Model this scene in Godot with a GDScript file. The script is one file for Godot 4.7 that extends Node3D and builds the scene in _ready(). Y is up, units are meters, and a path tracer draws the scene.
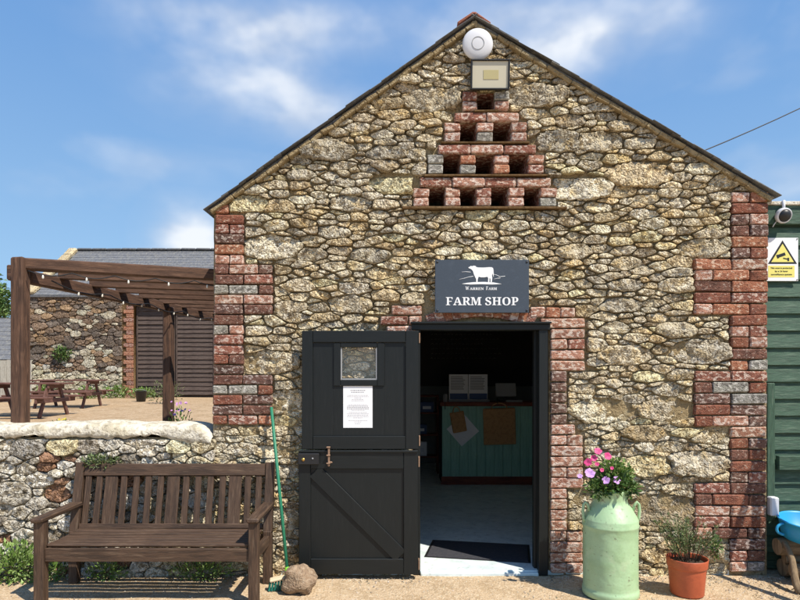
extends Node3D
# Rural stone farm shop: gable wall of rubble stone with brick quoins, open stable door, low wall with bench, courtyard behind, shed beside.
# Facade plane is z = 0, camera 4.8 m in front of it at 1.6 m; on that plane one metre is 125 photograph pixels (fx, fy turn measured pixels to metres).

var R := RandomNumberGenerator.new()
var N := FastNoiseLite.new()
var taken := {}
var M := {}
var nb := {}

# ---------------------------------------------------------------- naming and nodes
func numbered(called: String) -> String:
	if not taken.has(called):
		taken[called] = 0
		return called
	taken[called] += 1
	return "%s_%03d" % [called, taken[called]]

func thing(called: String, label: String, category: String, where := Vector3.ZERO, turn := 0.0, group := "") -> Node3D:
	var o := Node3D.new()
	o.name = numbered(called)
	add_child(o)
	o.position = where
	o.rotation.y = turn
	tag(o, label, category, group)
	return o

func tag(o: Node, label: String, category: String, group := "", kind := "") -> void:
	if label != "": o.set_meta("label", label)
	if category != "": o.set_meta("category", category)
	if group != "": o.set_meta("group", group)
	if kind != "": o.set_meta("kind", kind)

func copy(o: Node3D, where: Vector3, turn: float, label: String) -> Node3D:
	var c: Node3D = o.duplicate()
	var base := String(o.name)
	c.name = numbered(base)
	add_child(c)
	c.position = where
	c.rotation.y = turn
	c.set_meta("label", label)
	return c

func begin(smooth := false) -> SurfaceTool:
	var st := SurfaceTool.new()
	st.begin(Mesh.PRIMITIVE_TRIANGLES)
	st.set_smooth_group(0 if smooth else 4294967295)
	st.set_color(Color.WHITE)
	return st

func obj(called: String, st: SurfaceTool, m: Material, parent: Node = null) -> MeshInstance3D:
	st.generate_normals()
	return put(called, st.commit(), m, parent)

func put(called: String, mesh: Mesh, m: Material, parent: Node = null) -> MeshInstance3D:
	var o := MeshInstance3D.new()
	o.mesh = mesh
	o.material_override = m
	if parent == null:
		o.name = numbered(called)
		add_child(o)
	else:
		o.name = called
		parent.add_child(o, true)
	return o

func struct(called: String, st: SurfaceTool, m: Material) -> MeshInstance3D:
	var o := obj(called, st, m)
	o.set_meta("kind", "structure")
	return o

# ---------------------------------------------------------------- shapes
func fx(px: float) -> float: return (px - 400.0) / 125.0
func fy(py: float) -> float: return 1.6 + (375.0 - py) / 125.0
func at(px: float, py: float, z: float) -> Vector3:
	var k := (4.8 - z) / 600.0
	return Vector3((px - 400.0) * k, 1.6 + (375.0 - py) * k, z)

func tri(st: SurfaceTool, a: Vector3, b: Vector3, c: Vector3, o: Vector3) -> void:
	if (b - a).cross(c - a).dot((a + b + c) / 3.0 - o) > 0.0:
		st.add_vertex(a); st.add_vertex(c); st.add_vertex(b)
	else:
		st.add_vertex(a); st.add_vertex(b); st.add_vertex(c)

func q4(st: SurfaceTool, a: Vector3, b: Vector3, c: Vector3, d: Vector3, o: Vector3) -> void:
	tri(st, a, b, c, o)
	tri(st, a, c, d, o)

func cbox(st: SurfaceTool, xf: Transform3D, size: Vector3, ch := 0.004, jit := 0.0) -> void:
	var h := size * 0.5
	ch = minf(ch, minf(h.x, minf(h.y, h.z)) * 0.8)
	var o := xf.origin
	var p: Array[Vector3] = []
	for i in 8:
		var s := Vector3(1 if i & 1 else -1, 1 if i & 2 else -1, 1 if i & 4 else -1)
		var jv := Vector3.ZERO
		if jit > 0.0: jv = Vector3(R.randf_range(-jit, jit), R.randf_range(-jit, jit), R.randf_range(-jit, jit))
		var chl := ch * (R.randf_range(0.6, 1.6) if jit > 0.0 else 1.0)
		for a in 3:
			var q := Vector3(h.x - chl, h.y - chl, h.z - chl)
			q[a] = h[a]
			p.append(xf * (q * s + jv))
	for a in 3:
		for sgn in 2:
			var ids := []
			for i in 8:
				if ((i >> a) & 1) == sgn: ids.append(i)
			q4(st, p[ids[0] * 3 + a], p[ids[1] * 3 + a], p[ids[3] * 3 + a], p[ids[2] * 3 + a], o)
	for e in 3:
		var a := (e + 1) % 3
		var b := (e + 2) % 3
		for i in 8:
			if (i >> e) & 1: continue
			var j := i | (1 << e)
			q4(st, p[i * 3 + a], p[j * 3 + a], p[j * 3 + b], p[i * 3 + b], o)
	for i in 8:
		tri(st, p[i * 3], p[i * 3 + 1], p[i * 3 + 2], o)

func T(p: Vector3, rx := 0.0, ry := 0.0, rz := 0.0) -> Transform3D:
	return Transform3D(Basis.from_euler(Vector3(rx, ry, rz)), p)

func bx(st: SurfaceTool, x0: float, y0: float, z0: float, x1: float, y1: float, z1: float, ch := 0.004, jit := 0.0) -> void:
	cbox(st, T(Vector3(x0 + x1, y0 + y1, z0 + z1) * 0.5), Vector3(absf(x1 - x0), absf(y1 - y0), absf(z1 - z0)), ch, jit)

func box_part(called: String, parent: Node, m: Material, x0: float, y0: float, z0: float, x1: float, y1: float, z1: float, ch := 0.004, jit := 0.0) -> MeshInstance3D:
	var st := begin()
	bx(st, x0, y0, z0, x1, y1, z1, ch, jit)
	return obj(called, st, m, parent)

func beam(st: SurfaceTool, a: Vector3, b: Vector3, w: float, h: float, ch := 0.005, jit := 0.0, up := Vector3.UP) -> void:
	var d := (b - a).normalized()
	var side := up.cross(d)
	if side.length() < 0.01: side = Vector3.RIGHT.cross(d)
	side = side.normalized()
	var u := d.cross(side).normalized()
	cbox(st, Transform3D(Basis(side, u, d), (a + b) * 0.5), Vector3(w, h, a.distance_to(b)), ch, jit)

func beam_part(called: String, parent: Node, m: Material, a: Vector3, b: Vector3, w: float, h: float, ch := 0.005, jit := 0.0) -> MeshInstance3D:
	var st := begin()
	beam(st, a, b, w, h, ch, jit)
	return obj(called, st, m, parent)

func tube(st: SurfaceTool, pts: Array, rads: Array, n := 8, caps := true, wob := 0.0) -> void:
	var rings := []
	var side := Vector3.ZERO
	for i in pts.size():
		var d: Vector3 = (pts[mini(i + 1, pts.size() - 1)] - pts[maxi(i - 1, 0)]).normalized()
		if side == Vector3.ZERO:
			side = d.cross(Vector3.UP if absf(d.y) < 0.9 else Vector3.RIGHT).normalized()
		side = (side - d * side.dot(d)).normalized()
		var u := d.cross(side)
		var ring := []
		for k in n:
			var t := TAU * k / n
			var rr: float = rads[i]
			if wob > 0.0: rr *= 1.0 + R.randf_range(-wob, wob)
			ring.append(pts[i] + (side * cos(t) + u * sin(t)) * rr)
		rings.append(ring)
	for i in rings.size() - 1:
		var o: Vector3 = (pts[i] + pts[i + 1]) * 0.5
		for k in n:
			q4(st, rings[i][k], rings[i][(k + 1) % n], rings[i + 1][(k + 1) % n], rings[i + 1][k], o)
	if caps:
		for e in [0, rings.size() - 1]:
			var inner: Vector3 = pts[1] if e == 0 else pts[pts.size() - 2]
			for k in n:
				tri(st, pts[e], rings[e][k], rings[e][(k + 1) % n], inner)

func lathe(st: SurfaceTool, prof: Array, n := 32, xf := Transform3D(), wob := 0.0) -> void:
	var rings := []
	for p in prof:
		var ring := []
		for k in n:
			var t := TAU * k / n
			var w := 1.0
			if wob > 0.0: w += wob * N.get_noise_3d(cos(t) * 60.0, p.y * 260.0, sin(t) * 60.0)
			ring.append(xf * Vector3(p.x * cos(t) * w, p.y, p.x * sin(t) * w))
		rings.append(ring)
	for i in prof.size() - 1:
		for k in n:
			var a: Vector3 = rings[i][k]
			var b: Vector3 = rings[i][(k + 1) % n]
			var c: Vector3 = rings[i + 1][(k + 1) % n]
			var d: Vector3 = rings[i + 1][k]
			if prof[i].x > 0.0005:
				st.add_vertex(a); st.add_vertex(b); st.add_vertex(c)
			if prof[i + 1].x > 0.0005:
				st.add_vertex(a); st.add_vertex(c); st.add_vertex(d)

func leaf(st: SurfaceTool, base: Vector3, dir: Vector3, face: Vector3, ln: float, wd: float, fold := 0.25) -> void:
	var side := dir.cross(face).normalized()
	var up := side.cross(dir).normalized()
	var tip := base + dir * ln - up * ln * 0.12
	var m := base + dir * ln * 0.5
	var l := m + side * wd * 0.5 + up * wd * fold
	var r := m - side * wd * 0.5 + up * wd * fold
	st.add_vertex(base); st.add_vertex(tip); st.add_vertex(l)
	st.add_vertex(base); st.add_vertex(r); st.add_vertex(tip)

func sphere_dir() -> Vector3:
	var z := R.randf_range(-1, 1)
	var t := R.randf() * TAU
	var k := sqrt(1.0 - z * z)
	return Vector3(k * cos(t), z, k * sin(t))

# ---------------------------------------------------------------- textures and materials
func nz(size: int, freq: float, sd: int, octaves := 4, kind := FastNoiseLite.TYPE_SIMPLEX_SMOOTH) -> PackedByteArray:
	var f := FastNoiseLite.new()
	f.noise_type = kind if kind >= 0 else FastNoiseLite.TYPE_SIMPLEX_SMOOTH
	if kind == -1: f.fractal_type = FastNoiseLite.FRACTAL_RIDGED
	f.seed = sd
	f.frequency = freq
	f.fractal_octaves = octaves
	if kind == FastNoiseLite.TYPE_CELLULAR:
		f.cellular_return_type = FastNoiseLite.RETURN_DISTANCE2_DIV
		f.fractal_type = FastNoiseLite.FRACTAL_NONE
	var im := f.get_seamless_image(size, size)
	im.convert(Image.FORMAT_L8)
	return im.get_data()

func lut(lo: float, hi: float, k: float) -> PackedFloat32Array:
	var a := PackedFloat32Array()
	a.resize(256)
	for i in 256:
		a[i] = smoothstep(lo, hi, i / 255.0) * k
	return a

# base colour, then layers [noise, low, high, colour, strength], then grain noise that varies brightness
func comp(size: int, base: Color, lays: Array, grain: PackedByteArray, amount: float) -> ImageTexture:
	var n := size * size
	var r := PackedFloat32Array(); r.resize(n); r.fill(base.r)
	var g := PackedFloat32Array(); g.resize(n); g.fill(base.g)
	var b := PackedFloat32Array(); b.resize(n); b.fill(base.b)
	for l in lays:
		var src: PackedByteArray = l[0]
		var t := lut(l[1], l[2], l[4])
		var c: Color = l[3]
		var cr := c.r
		var cg := c.g
		var cb := c.b
		for i in n:
			var w := t[src[i]]
			if w > 0.004:
				r[i] += (cr - r[i]) * w
				g[i] += (cg - g[i]) * w
				b[i] += (cb - b[i]) * w
	var out := PackedByteArray()
	out.resize(n * 3)
	for i in n:
		var k := (1.0 + amount * (grain[i] / 127.5 - 1.0)) * 255.0
		out[i * 3] = clampi(int(r[i] * k), 0, 255)
		out[i * 3 + 1] = clampi(int(g[i] * k), 0, 255)
		out[i * 3 + 2] = clampi(int(b[i] * k), 0, 255)
	return ImageTexture.create_from_image(Image.create_from_data(size, size, false, Image.FORMAT_RGB8, out))

func hmix(size: int, parts: Array) -> ImageTexture:
	var n := size * size
	var out := PackedByteArray()
	out.resize(n)
	for i in n:
		var h := 0.0
		for p in parts:
			h += p[0][i] * p[1] if p[0].size() > 0 else p[1]
		out[i] = clampi(int(h), 0, 255)
	return ImageTexture.create_from_image(Image.create_from_data(size, size, false, Image.FORMAT_L8, out))

func mat(called: String, col: Color, rough := 0.85, o := {}) -> StandardMaterial3D:
	var m := StandardMaterial3D.new()
	m.resource_name = called
	m.albedo_color = col
	m.roughness = rough
	m.metallic = o.get("metal", 0.0)
	m.metallic_specular = o.get("spec", 0.5)
	m.uv1_triplanar = o.get("tri", true)
	m.uv1_world_triplanar = o.get("world", true)
	m.uv1_scale = o.get("scale", Vector3.ONE)
	m.uv1_offset = o.get("off", Vector3.ZERO)
	if o.has("tex"): m.albedo_texture = o.tex
	if o.has("h"):
		m.heightmap_enabled = true
		m.heightmap_texture = o.h
		m.heightmap_scale = o.get("hs", 0.4)
	if o.get("vc", false): m.vertex_color_use_as_albedo = true
	if o.has("back"):
		m.backlight_enabled = true
		m.backlight = o.back
		m.cull_mode = BaseMaterial3D.CULL_DISABLED
	M[called] = m
	return m

func C(r: int, g: int, b: int) -> Color: return Color(r / 255.0, g / 255.0, b / 255.0)

func make_materials() -> void:
	var S := 512
	var big := nz(S, 0.008, 11, 4)
	var big2 := nz(S, 0.010, 23, 4)
	var mid := nz(S, 0.030, 31, 5)
	var mid2 := nz(S, 0.034, 47, 5)
	var fine := nz(S, 0.10, 59, 3)
	var vfine := nz(S, 0.21, 83, 2)
	var crag := nz(S, 0.045, 91, 5, -1)
	var cell := nz(S, 0.055, 71, 1, FastNoiseLite.TYPE_CELLULAR)
	var one := Vector3.ONE
	# limestone rubble: cream, ochre and grey with dark and pale lichen
	var stone_t := comp(S, C(220, 210, 186), [[big, 0.52, 0.76, C(204, 176, 124), 0.65], [big2, 0.46, 0.68, C(180, 174, 162), 0.8], [mid, 0.56, 0.66, C(130, 114, 90), 0.75], [mid2, 0.58, 0.67, C(240, 235, 222), 0.75], [crag, 0.70, 0.84, C(96, 82, 62), 0.65], [fine, 0.64, 0.76, C(76, 66, 52), 0.85]], vfine, 0.20)
	var stone_h := hmix(S, [[mid, 0.42], [fine, 0.28], [vfine, 0.12], [crag, -0.35], [big, 0.18], [PackedByteArray(), 70.0]])
	for i in 3:
		mat("stone%d" % i, Color.WHITE, 0.93, {"tex": stone_t, "h": stone_h, "hs": 4.2, "scale": one * 0.95, "off": Vector3(0.31, 0.57, 0.13) * i, "vc": true, "spec": 0.3})
	var grey_t := comp(S, C(204, 198, 184), [[big, 0.5, 0.7, C(172, 160, 134), 0.7], [mid, 0.57, 0.66, C(98, 90, 76), 0.8], [mid2, 0.51, 0.58, C(240, 238, 230), 0.9], [fine, 0.62, 0.76, C(70, 62, 50), 0.8]], fine, 0.18)
	for i in 2:
		mat("greystone%d" % i, Color.WHITE, 0.93, {"tex": grey_t, "h": stone_h, "hs": 4.0, "scale": one * 1.0, "off": Vector3(0.21, 0.47, 0.33) * i, "vc": true, "spec": 0.3})
	var mortar_t := comp(S, C(172, 152, 116), [[big, 0.5, 0.75, C(198, 184, 150), 0.7], [mid, 0.6, 0.75, C(120, 104, 76), 0.6], [fine, 0.66, 0.8, C(90, 80, 62), 0.6]], fine, 0.16)
	mat("mortar", Color(0.86, 0.86, 0.86), 0.96, {"tex": mortar_t, "h": stone_h, "hs": 1.6, "scale": one * 1.1, "spec": 0.2})
	mat("mortar_brown", Color(0.62, 0.56, 0.52), 0.96, {"tex": mortar_t, "h": stone_h, "hs": 1.6, "scale": one * 0.5, "spec": 0.2})
	mat("render_cap", Color.WHITE, 0.92, {"tex": comp(S, C(212, 206, 190), [[big, 0.48, 0.72, C(188, 178, 152), 0.7], [mid, 0.58, 0.74, C(146, 136, 114), 0.65], [mid2, 0.66, 0.74, C(112, 104, 88), 0.5], [fine, 0.72, 0.82, C(120, 110, 90), 0.5]], fine, 0.05), "h": stone_h, "hs": 1.2, "scale": one * 0.8, "spec": 0.3})
	# bricks: fired clay with the remains of limewash
	var brick_h := hmix(S, [[fine, 0.55], [mid, 0.45]])
	var kinds := {
		"brick_red": [C(146, 98, 82), C(116, 75, 64), C(214, 200, 186), 0.58],
		"brick_plain": [C(140, 92, 74), C(114, 74, 62), C(196, 178, 160), 0.74],
		"brick_brown": [C(120, 86, 74), C(92, 66, 58), C(190, 176, 164), 0.72],
		"brick_pink": [C(178, 134, 114), C(142, 98, 82), C(222, 210, 198), 0.52],
		"brick_dark": [C(112, 84, 74), C(82, 64, 58), C(200, 188, 178), 0.60],
		"brick_grey": [C(150, 148, 138), C(108, 104, 98), C(206, 202, 194), 0.60],
		"brick_orange": [C(170, 116, 90), C(142, 92, 72), C(214, 194, 172), 0.64]}
	var patch := nz(S, 0.026, 101, 5)
	var k := 0
	for name_ in kinds:
		var q: Array = kinds[name_]
		var t := comp(S, q[0], [[big2, 0.45, 0.7, q[1], 0.7], [mid, 0.6, 0.75, q[1].darkened(0.25), 0.6], [patch, q[3], q[3] + 0.09, q[2], 0.75], [mid2, 0.68, 0.74, q[2], 0.5], [fine, 0.68, 0.8, C(58, 46, 40), 0.6]], fine, 0.14)
		mat(name_, Color.WHITE, 0.92, {"tex": t, "h": brick_h, "hs": 0.9, "scale": Vector3(1.25, 1.9, 1.25), "off": Vector3(0.17, 0.37, 0.71) * k, "vc": true, "spec": 0.25})
		k += 1
	# timber
	var wood_h := hmix(S, [[fine, 0.5], [mid, 0.5]])
	var woods := {
		"bench": [C(80, 62, 49), C(54, 42, 34), C(108, 90, 74), 0.62],
		"pergola": [C(92, 68, 54), C(60, 44, 36), C(122, 94, 76), 0.8],
		"table": [C(110, 78, 68), C(82, 56, 48), C(136, 104, 92), 0.75],
		"grey": [C(176, 172, 160), C(140, 134, 122), C(200, 196, 184), 0.9],
		"barndoor": [C(86, 74, 68), C(62, 52, 48), C(112, 98, 90), 0.85],
		"green": [C(66, 92, 76), C(50, 72, 60), C(102, 120, 104), 0.6],
		"log": [C(134, 114, 88), C(92, 76, 58), C(160, 142, 114), 0.9],
		"black": [C(25, 29, 30), C(23, 27, 28), C(31, 34, 35), 0.42],
		"red": [C(122, 62, 42), C(92, 44, 30), C(140, 80, 56), 0.5],
		"teal": [C(146, 192, 174), C(130, 178, 160), C(162, 202, 186), 0.5]}
	for w in woods:
		var q: Array = woods[w]
		var t := comp(256, q[0], [[nz(256, 0.02, 5, 4), 0.4, 0.75, q[1], 0.7], [nz(256, 0.03, 8, 4), 0.62, 0.8, q[2], 0.6]], nz(256, 0.09, 9, 3), 0.05 if w == "black" or w == "teal" else 0.12)
		for ax in 3:
			var sc := Vector3(5, 5, 5)
			sc[ax] = 0.45
			var hs := 0.25
			if w == "black" or w == "teal": hs = 0.015
			mat(w + "_" + "xyz"[ax], Color.WHITE, q[3], {"tex": t, "h": wood_h, "hs": hs, "scale": sc, "spec": 0.4, "world": false})
	# ground
	var gr := comp(S, C(196, 174, 142), [[big, 0.45, 0.75, C(178, 156, 124), 0.8], [mid, 0.55, 0.72, C(214, 196, 166), 0.6], [cell, 0.75, 0.98, C(226, 212, 186), 0.55], [fine, 0.6, 0.75, C(128, 108, 82), 0.65]], fine, 0.16)
	mat("ground", Color(0.95, 0.94, 0.94), 0.96, {"tex": gr, "h": hmix(S, [[fine, 0.6], [mid, 0.4]]), "hs": 0.9, "scale": one * 0.9, "spec": 0.2})
	mat("courtyard", Color(0.88, 0.85, 0.83), 0.96, {"tex": gr, "h": hmix(S, [[fine, 0.4], [mid, 0.6]]), "hs": 1.2, "scale": one * 0.31, "spec": 0.2})
	mat("pebble", Color.WHITE, 0.9, {"vc": true, "spec": 0.3})
	var slate_t := comp(256, C(104, 106, 110), [[nz(256, 0.02, 3, 4), 0.5, 0.72, C(136, 134, 126), 0.7], [nz(256, 0.05, 6, 4), 0.6, 0.72, C(76, 78, 84), 0.7]], nz(256, 0.1, 2, 3), 0.15)
	mat("slate", Color.WHITE, 0.8, {"tex": slate_t, "h": brick_h, "hs": 0.3, "scale": one * 0.9, "vc": true})
	mat("ridge_tile", C(150, 92, 70), 0.85, {"h": brick_h, "hs": 0.6, "scale": one * 3.0})
	# shop interior
	mat("floor_paint", Color.WHITE, 0.38, {"tex": comp(256, C(216, 228, 228), [[nz(256, 0.02, 14, 4), 0.5, 0.75, C(200, 214, 216), 0.8], [nz(256, 0.08, 15, 3), 0.7, 0.8, C(166, 176, 174), 0.5]], nz(256, 0.06, 16, 3), 0.05), "scale": one * 0.6})
	mat("interior_dark", C(34, 34, 38), 0.8)
	mat("interior_white", C(214, 212, 204), 0.85)
	mat("interior_grey", C(126, 130, 130), 0.85)
	mat("chalkboard", C(26, 27, 29), 0.6)
	mat("chalk", C(190, 190, 186), 0.9)
	mat("bag_paper", Color.WHITE, 0.85, {"tex": comp(256, C(186, 142, 96), [[nz(256, 0.03, 18, 4), 0.5, 0.7, C(170, 126, 82), 0.8]], nz(256, 0.1, 19, 3), 0.06), "h": wood_h, "hs": 0.1, "scale": one * 2.0})
	mat("white_paper", C(232, 233, 236), 0.7)
	mat("ink", C(92, 94, 100), 0.8)
	mat("black_plastic", C(28, 28, 30), 0.45)
	mat("rubber_mat", Color.WHITE, 0.85, {"tex": comp(256, C(48, 50, 58), [[nz(256, 0.02, 24, 4), 0.5, 0.7, C(62, 62, 66), 0.7]], nz(256, 0.2, 25, 2), 0.2), "h": brick_h, "hs": 0.25, "scale": one * 4.0})
	mat("blue_pack", C(60, 84, 130), 0.6)
	mat("red_pack", C(150, 64, 54), 0.6)
	mat("grey_plastic", C(150, 152, 154), 0.5)
	# fittings
	mat("white_plastic", C(212, 214, 219), 0.4)
	mat("led_lens", C(196, 190, 168), 0.25)
	mat("led_chip", C(182, 172, 126), 0.4)
	mat("glass", Color(0.9, 0.95, 0.95, 0.03), 0.02, {"tri": false, "spec": 0.2})
	M.glass.transparency = BaseMaterial3D.TRANSPARENCY_ALPHA
	mat("sign_board", Color.WHITE, 0.5, {"tex": comp(256, C(58, 68, 80), [[nz(256, 0.03, 33, 4), 0.6, 0.8, C(68, 78, 90), 0.5]], nz(256, 0.15, 34, 3), 0.05), "scale": one * 1.5})
	mat("sign_white", C(232, 234, 236), 0.5)
	mat("sign_yellow", C(226, 216, 118), 0.5)
	mat("sign_black", C(26, 27, 30), 0.5)
	mat("brass", C(196, 160, 90), 0.35, {"metal": 0.8})
	mat("rust", C(146, 118, 96), 0.7, {"metal": 0.2, "h": brick_h, "hs": 0.2, "scale": one * 5.0})
	mat("screw", C(30, 32, 36), 0.5)
	mat("churn_green", Color.WHITE, 0.42, {"tex": comp(S, C(164, 194, 152), [[big, 0.5, 0.75, C(154, 184, 140), 0.8], [big2, 0.64, 0.8, C(176, 196, 158), 0.6], [mid2, 0.80, 0.84, C(104, 98, 80), 0.8]], fine, 0.03), "h": hmix(S, [[big, 0.95], [mid, 0.05]]), "hs": 0.7, "scale": one * 1.1, "world": false})
	mat("terracotta", Color.WHITE, 0.5, {"tex": comp(256, C(174, 86, 54), [[nz(256, 0.02, 41, 4), 0.5, 0.75, C(160, 76, 48), 0.7]], nz(256, 0.1, 42, 3), 0.05), "scale": one * 2.5})
	mat("soil", C(62, 48, 36), 0.98, {"h": stone_h, "hs": 1.2, "scale": one * 3.0})
	mat("blue_plastic", C(40, 150, 200), 0.38)
	mat("broom_green", C(36, 118, 88), 0.5)
	mat("broom_block", C(206, 190, 160), 0.6)
	mat("bristle", C(30, 112, 100), 0.6)
	mat("lime_plastic", C(128, 190, 60), 0.4)
	mat("boulder", Color.WHITE, 0.92, {"tex": comp(S, C(150, 128, 104), [[big, 0.5, 0.7, C(128, 104, 82), 0.8], [mid, 0.58, 0.7, C(98, 80, 64), 0.7], [mid2, 0.62, 0.72, C(180, 164, 142), 0.7]], fine, 0.14), "h": stone_h, "hs": 2.0, "scale": one * 1.6, "world": false})
	# plants
	mat("leaf", Color.WHITE, 0.55, {"vc": true, "back": Color(0.18, 0.24, 0.06), "tri": false})
	mat("petal", Color.WHITE, 0.6, {"vc": true, "back": Color(0.16, 0.05, 0.1), "tri": false})
	mat("bark", C(112, 92, 72), 0.95, {"h": wood_h, "hs": 0.6, "scale": one * 4.0})
	mat("cable", C(28, 28, 30), 0.6)
	mat("bulb", C(226, 224, 214), 0.25)

# ---------------------------------------------------------------- sky
func make_sky() -> Sky:
	var W := 2048
	var H := 1024
	var f := FastNoiseLite.new()
	f.seed = 77
	f.frequency = 1.0
	f.fractal_octaves = 6
	f.fractal_gain = 0.55
	var im := Image.create(W, H, false, Image.FORMAT_RGBF)
	# clouds seen in the photograph: azimuth and elevation (degrees), spreads, thickness
	var clouds := []
	for c in [[240, 62, 85, 40, 0.50], [330, 22, 110, 24, 0.22], [165, 14, 80, 20, 0.32], [203, 238, 34, 26, 1.05], [590, 28, 85, 34, 0.62], [470, 40, 60, 36, 0.42], [350, 112, 120, 20, 0.30], [200, 165, 80, 12, 0.16], [798, 186, 36, 14, 0.45]]:
		var dx: float = (c[0] - 400.0) / 600.0
		var dy: float = (375.0 - c[1]) / 600.0
		clouds.append([rad_to_deg(atan(dx)), rad_to_deg(atan(dy / sqrt(1.0 + dx * dx))), c[2] / 10.5 * cos(atan(dx)), c[3] / 10.5, c[4]])
	for y in H:
		var el := PI * (0.5 - (y + 0.5) / H)
		var se := sin(el)
		var t := pow(clampf(1.0 - se, 0, 1), 2.6)
		var base := Vector3(0.090, 0.240, 0.560).lerp(Vector3(0.40, 0.63, 0.84), t)
		if se < 0.0: base = Vector3(0.30, 0.27, 0.22)
		for x in W:
			var c := base
			if se > -0.01:
				var az := TAU * (x + 0.5) / W
				if az > PI: az -= TAU
				var ce := cos(el)
				var d := Vector3(sin(az) * ce, se, -cos(az) * ce)
				var n := f.get_noise_3d(d.x * 2.6, d.y * 5.0 + 3.0, d.z * 2.6)
				var azd := rad_to_deg(az)
				var eld := rad_to_deg(el)
				var cov := smoothstep(0.12, 0.62, n) * 0.55
				if absf(azd) < 44.0 and eld < 40.0:
					cov *= 0.35
					for q in clouds:
						var ux: float = (azd - q[0]) / q[2]
						var uy: float = (eld - q[1]) / q[3]
						var g: float = exp(-(ux * ux + uy * uy) * 0.9) * q[4]
						if g > 0.02: cov += g * clampf(0.70 + n * 2.0, 0.0, 1.4)
				cov = clampf(cov, 0.0, 0.93)
				var n2 := f.get_noise_3d(d.x * 7.0 + 9.0, d.y * 12.0, d.z * 7.0)
				var cl := Vector3(0.56, 0.62, 0.72).lerp(Vector3(0.80, 0.83, 0.87), clampf(0.5 + n2 * 1.4 + (cov - 0.5), 0, 1))
				c = base.lerp(cl, cov)
			im.set_pixel(x, y, Color(c.x, c.y, c.z))
	var pm := PanoramaSkyMaterial.new()
	pm.panorama = ImageTexture.create_from_image(im)
	var s := Sky.new()
	s.sky_material = pm
	return s

# ---------------------------------------------------------------- rubble masonry
func clip(poly: PackedVector2Array, n: Vector2, d: float) -> PackedVector2Array:
	var out := PackedVector2Array()
	var m := poly.size()
	for i in m:
		var a := poly[i]
		var b := poly[(i + 1) % m]
		var da := n.dot(a) - d
		var db := n.dot(b) - d
		if da <= 0.0: out.append(a)
		if (da < 0.0 and db > 0.0) or (da > 0.0 and db < 0.0):
			out.append(a.lerp(b, da / (da - db)))
	return out

func area(poly: PackedVector2Array) -> float:
	var s := 0.0
	for i in poly.size():
		s += poly[i].cross(poly[(i + 1) % poly.size()])
	return absf(s) * 0.5

func centre(poly: PackedVector2Array) -> Vector2:
	var s := Vector2.ZERO
	for p in poly: s += p
	return s / poly.size()

# seeds: [x, y, half width] of stones measured in the photograph; the rest is filled by dart throwing. Returns convex outlines in metres.
func cells(seeds: Array, zone: Rect2, planes: Array, holes: Array, radii: Array, aspect: float) -> Array:
	var pts: Array = []
	var grid := {}
	var G := 0.25
	for s in seeds:
		pts.append(Vector3(s[0], s[1] * aspect, s[2]))
	for i in pts.size():
		var key := Vector2i(floori(pts[i].x / G), floori(pts[i].y / G))
		if not grid.has(key): grid[key] = []
		grid[key].append(i)
	for pass_ in radii:
		for k in pass_[2]:
			var r: float = R.randf_range(pass_[0], pass_[1])
			var p := Vector2(R.randf_range(zone.position.x, zone.end.x), R.randf_range(zone.position.y, zone.end.y))
			var bad := false
			for h in planes:
				if h[0].dot(p) > h[1] - 0.01: bad = true
			if bad: continue
			for h in holes:
				if h.grow(0.012).has_point(p): bad = true; break
			if bad: continue
			var q := Vector2(p.x, p.y * aspect)
			var key := Vector2i(floori(q.x / G), floori(q.y / G))
			for gx in range(-1, 2):
				for gy in range(-1, 2):
					var kk := key + Vector2i(gx, gy)
					if grid.has(kk):
						for j in grid[kk]:
							var w: Vector3 = pts[j]
							if Vector2(w.x, w.y).distance_to(q) < (w.z + r) * 0.82: bad = true; break
					if bad: break
				if bad: break
			if bad: continue
			pts.append(Vector3(q.x, q.y, r))
			if not grid.has(key): grid[key] = []
			grid[key].append(pts.size() - 1)
	var out := []
	for i in pts.size():
		var a: Vector3 = pts[i]
		var w := a.z * 2.0
		var poly := PackedVector2Array([Vector2(a.x - w, a.y - w), Vector2(a.x + w, a.y - w), Vector2(a.x + w, a.y + w), Vector2(a.x - w, a.y + w)])
		var ca := Vector2(a.x, a.y)
		for j in pts.size():
			if i == j: continue
			var b: Vector3 = pts[j]
			if absf(b.x - a.x) > 0.9 or absf(b.y - a.y) > 0.9: continue
			var cb := Vector2(b.x, b.y)
			var n := (cb - ca) * 2.0
			poly = clip(poly, n, cb.length_squared() - ca.length_squared() + a.z * a.z - b.z * b.z)
			if poly.size() < 3: break
		if poly.size() < 3: continue
		for v in poly.size(): poly[v].y /= aspect
		for h in planes:
			poly = clip(poly, h[0], h[1])
			if poly.size() < 3: break
		for h in holes:
			if poly.size() < 3: break
			var lo := poly[0]
			var hi := poly[0]
			for v in poly:
				lo = lo.min(v); hi = hi.max(v)
			if not Rect2(lo, hi - lo).intersects(h): continue
			var best := PackedVector2Array()
			for side in [[Vector2(1, 0), h.position.x], [Vector2(-1, 0), -h.end.x], [Vector2(0, 1), h.position.y], [Vector2(0, -1), -h.end.y]]:
				var c := clip(poly, side[0], side[1])
				if c.size() >= 3 and (best.size() < 3 or area(c) > area(best)): best = c
			poly = best
		if poly.size() >= 3 and area(poly) > 0.0016: out.append(poly)
	return out

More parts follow.
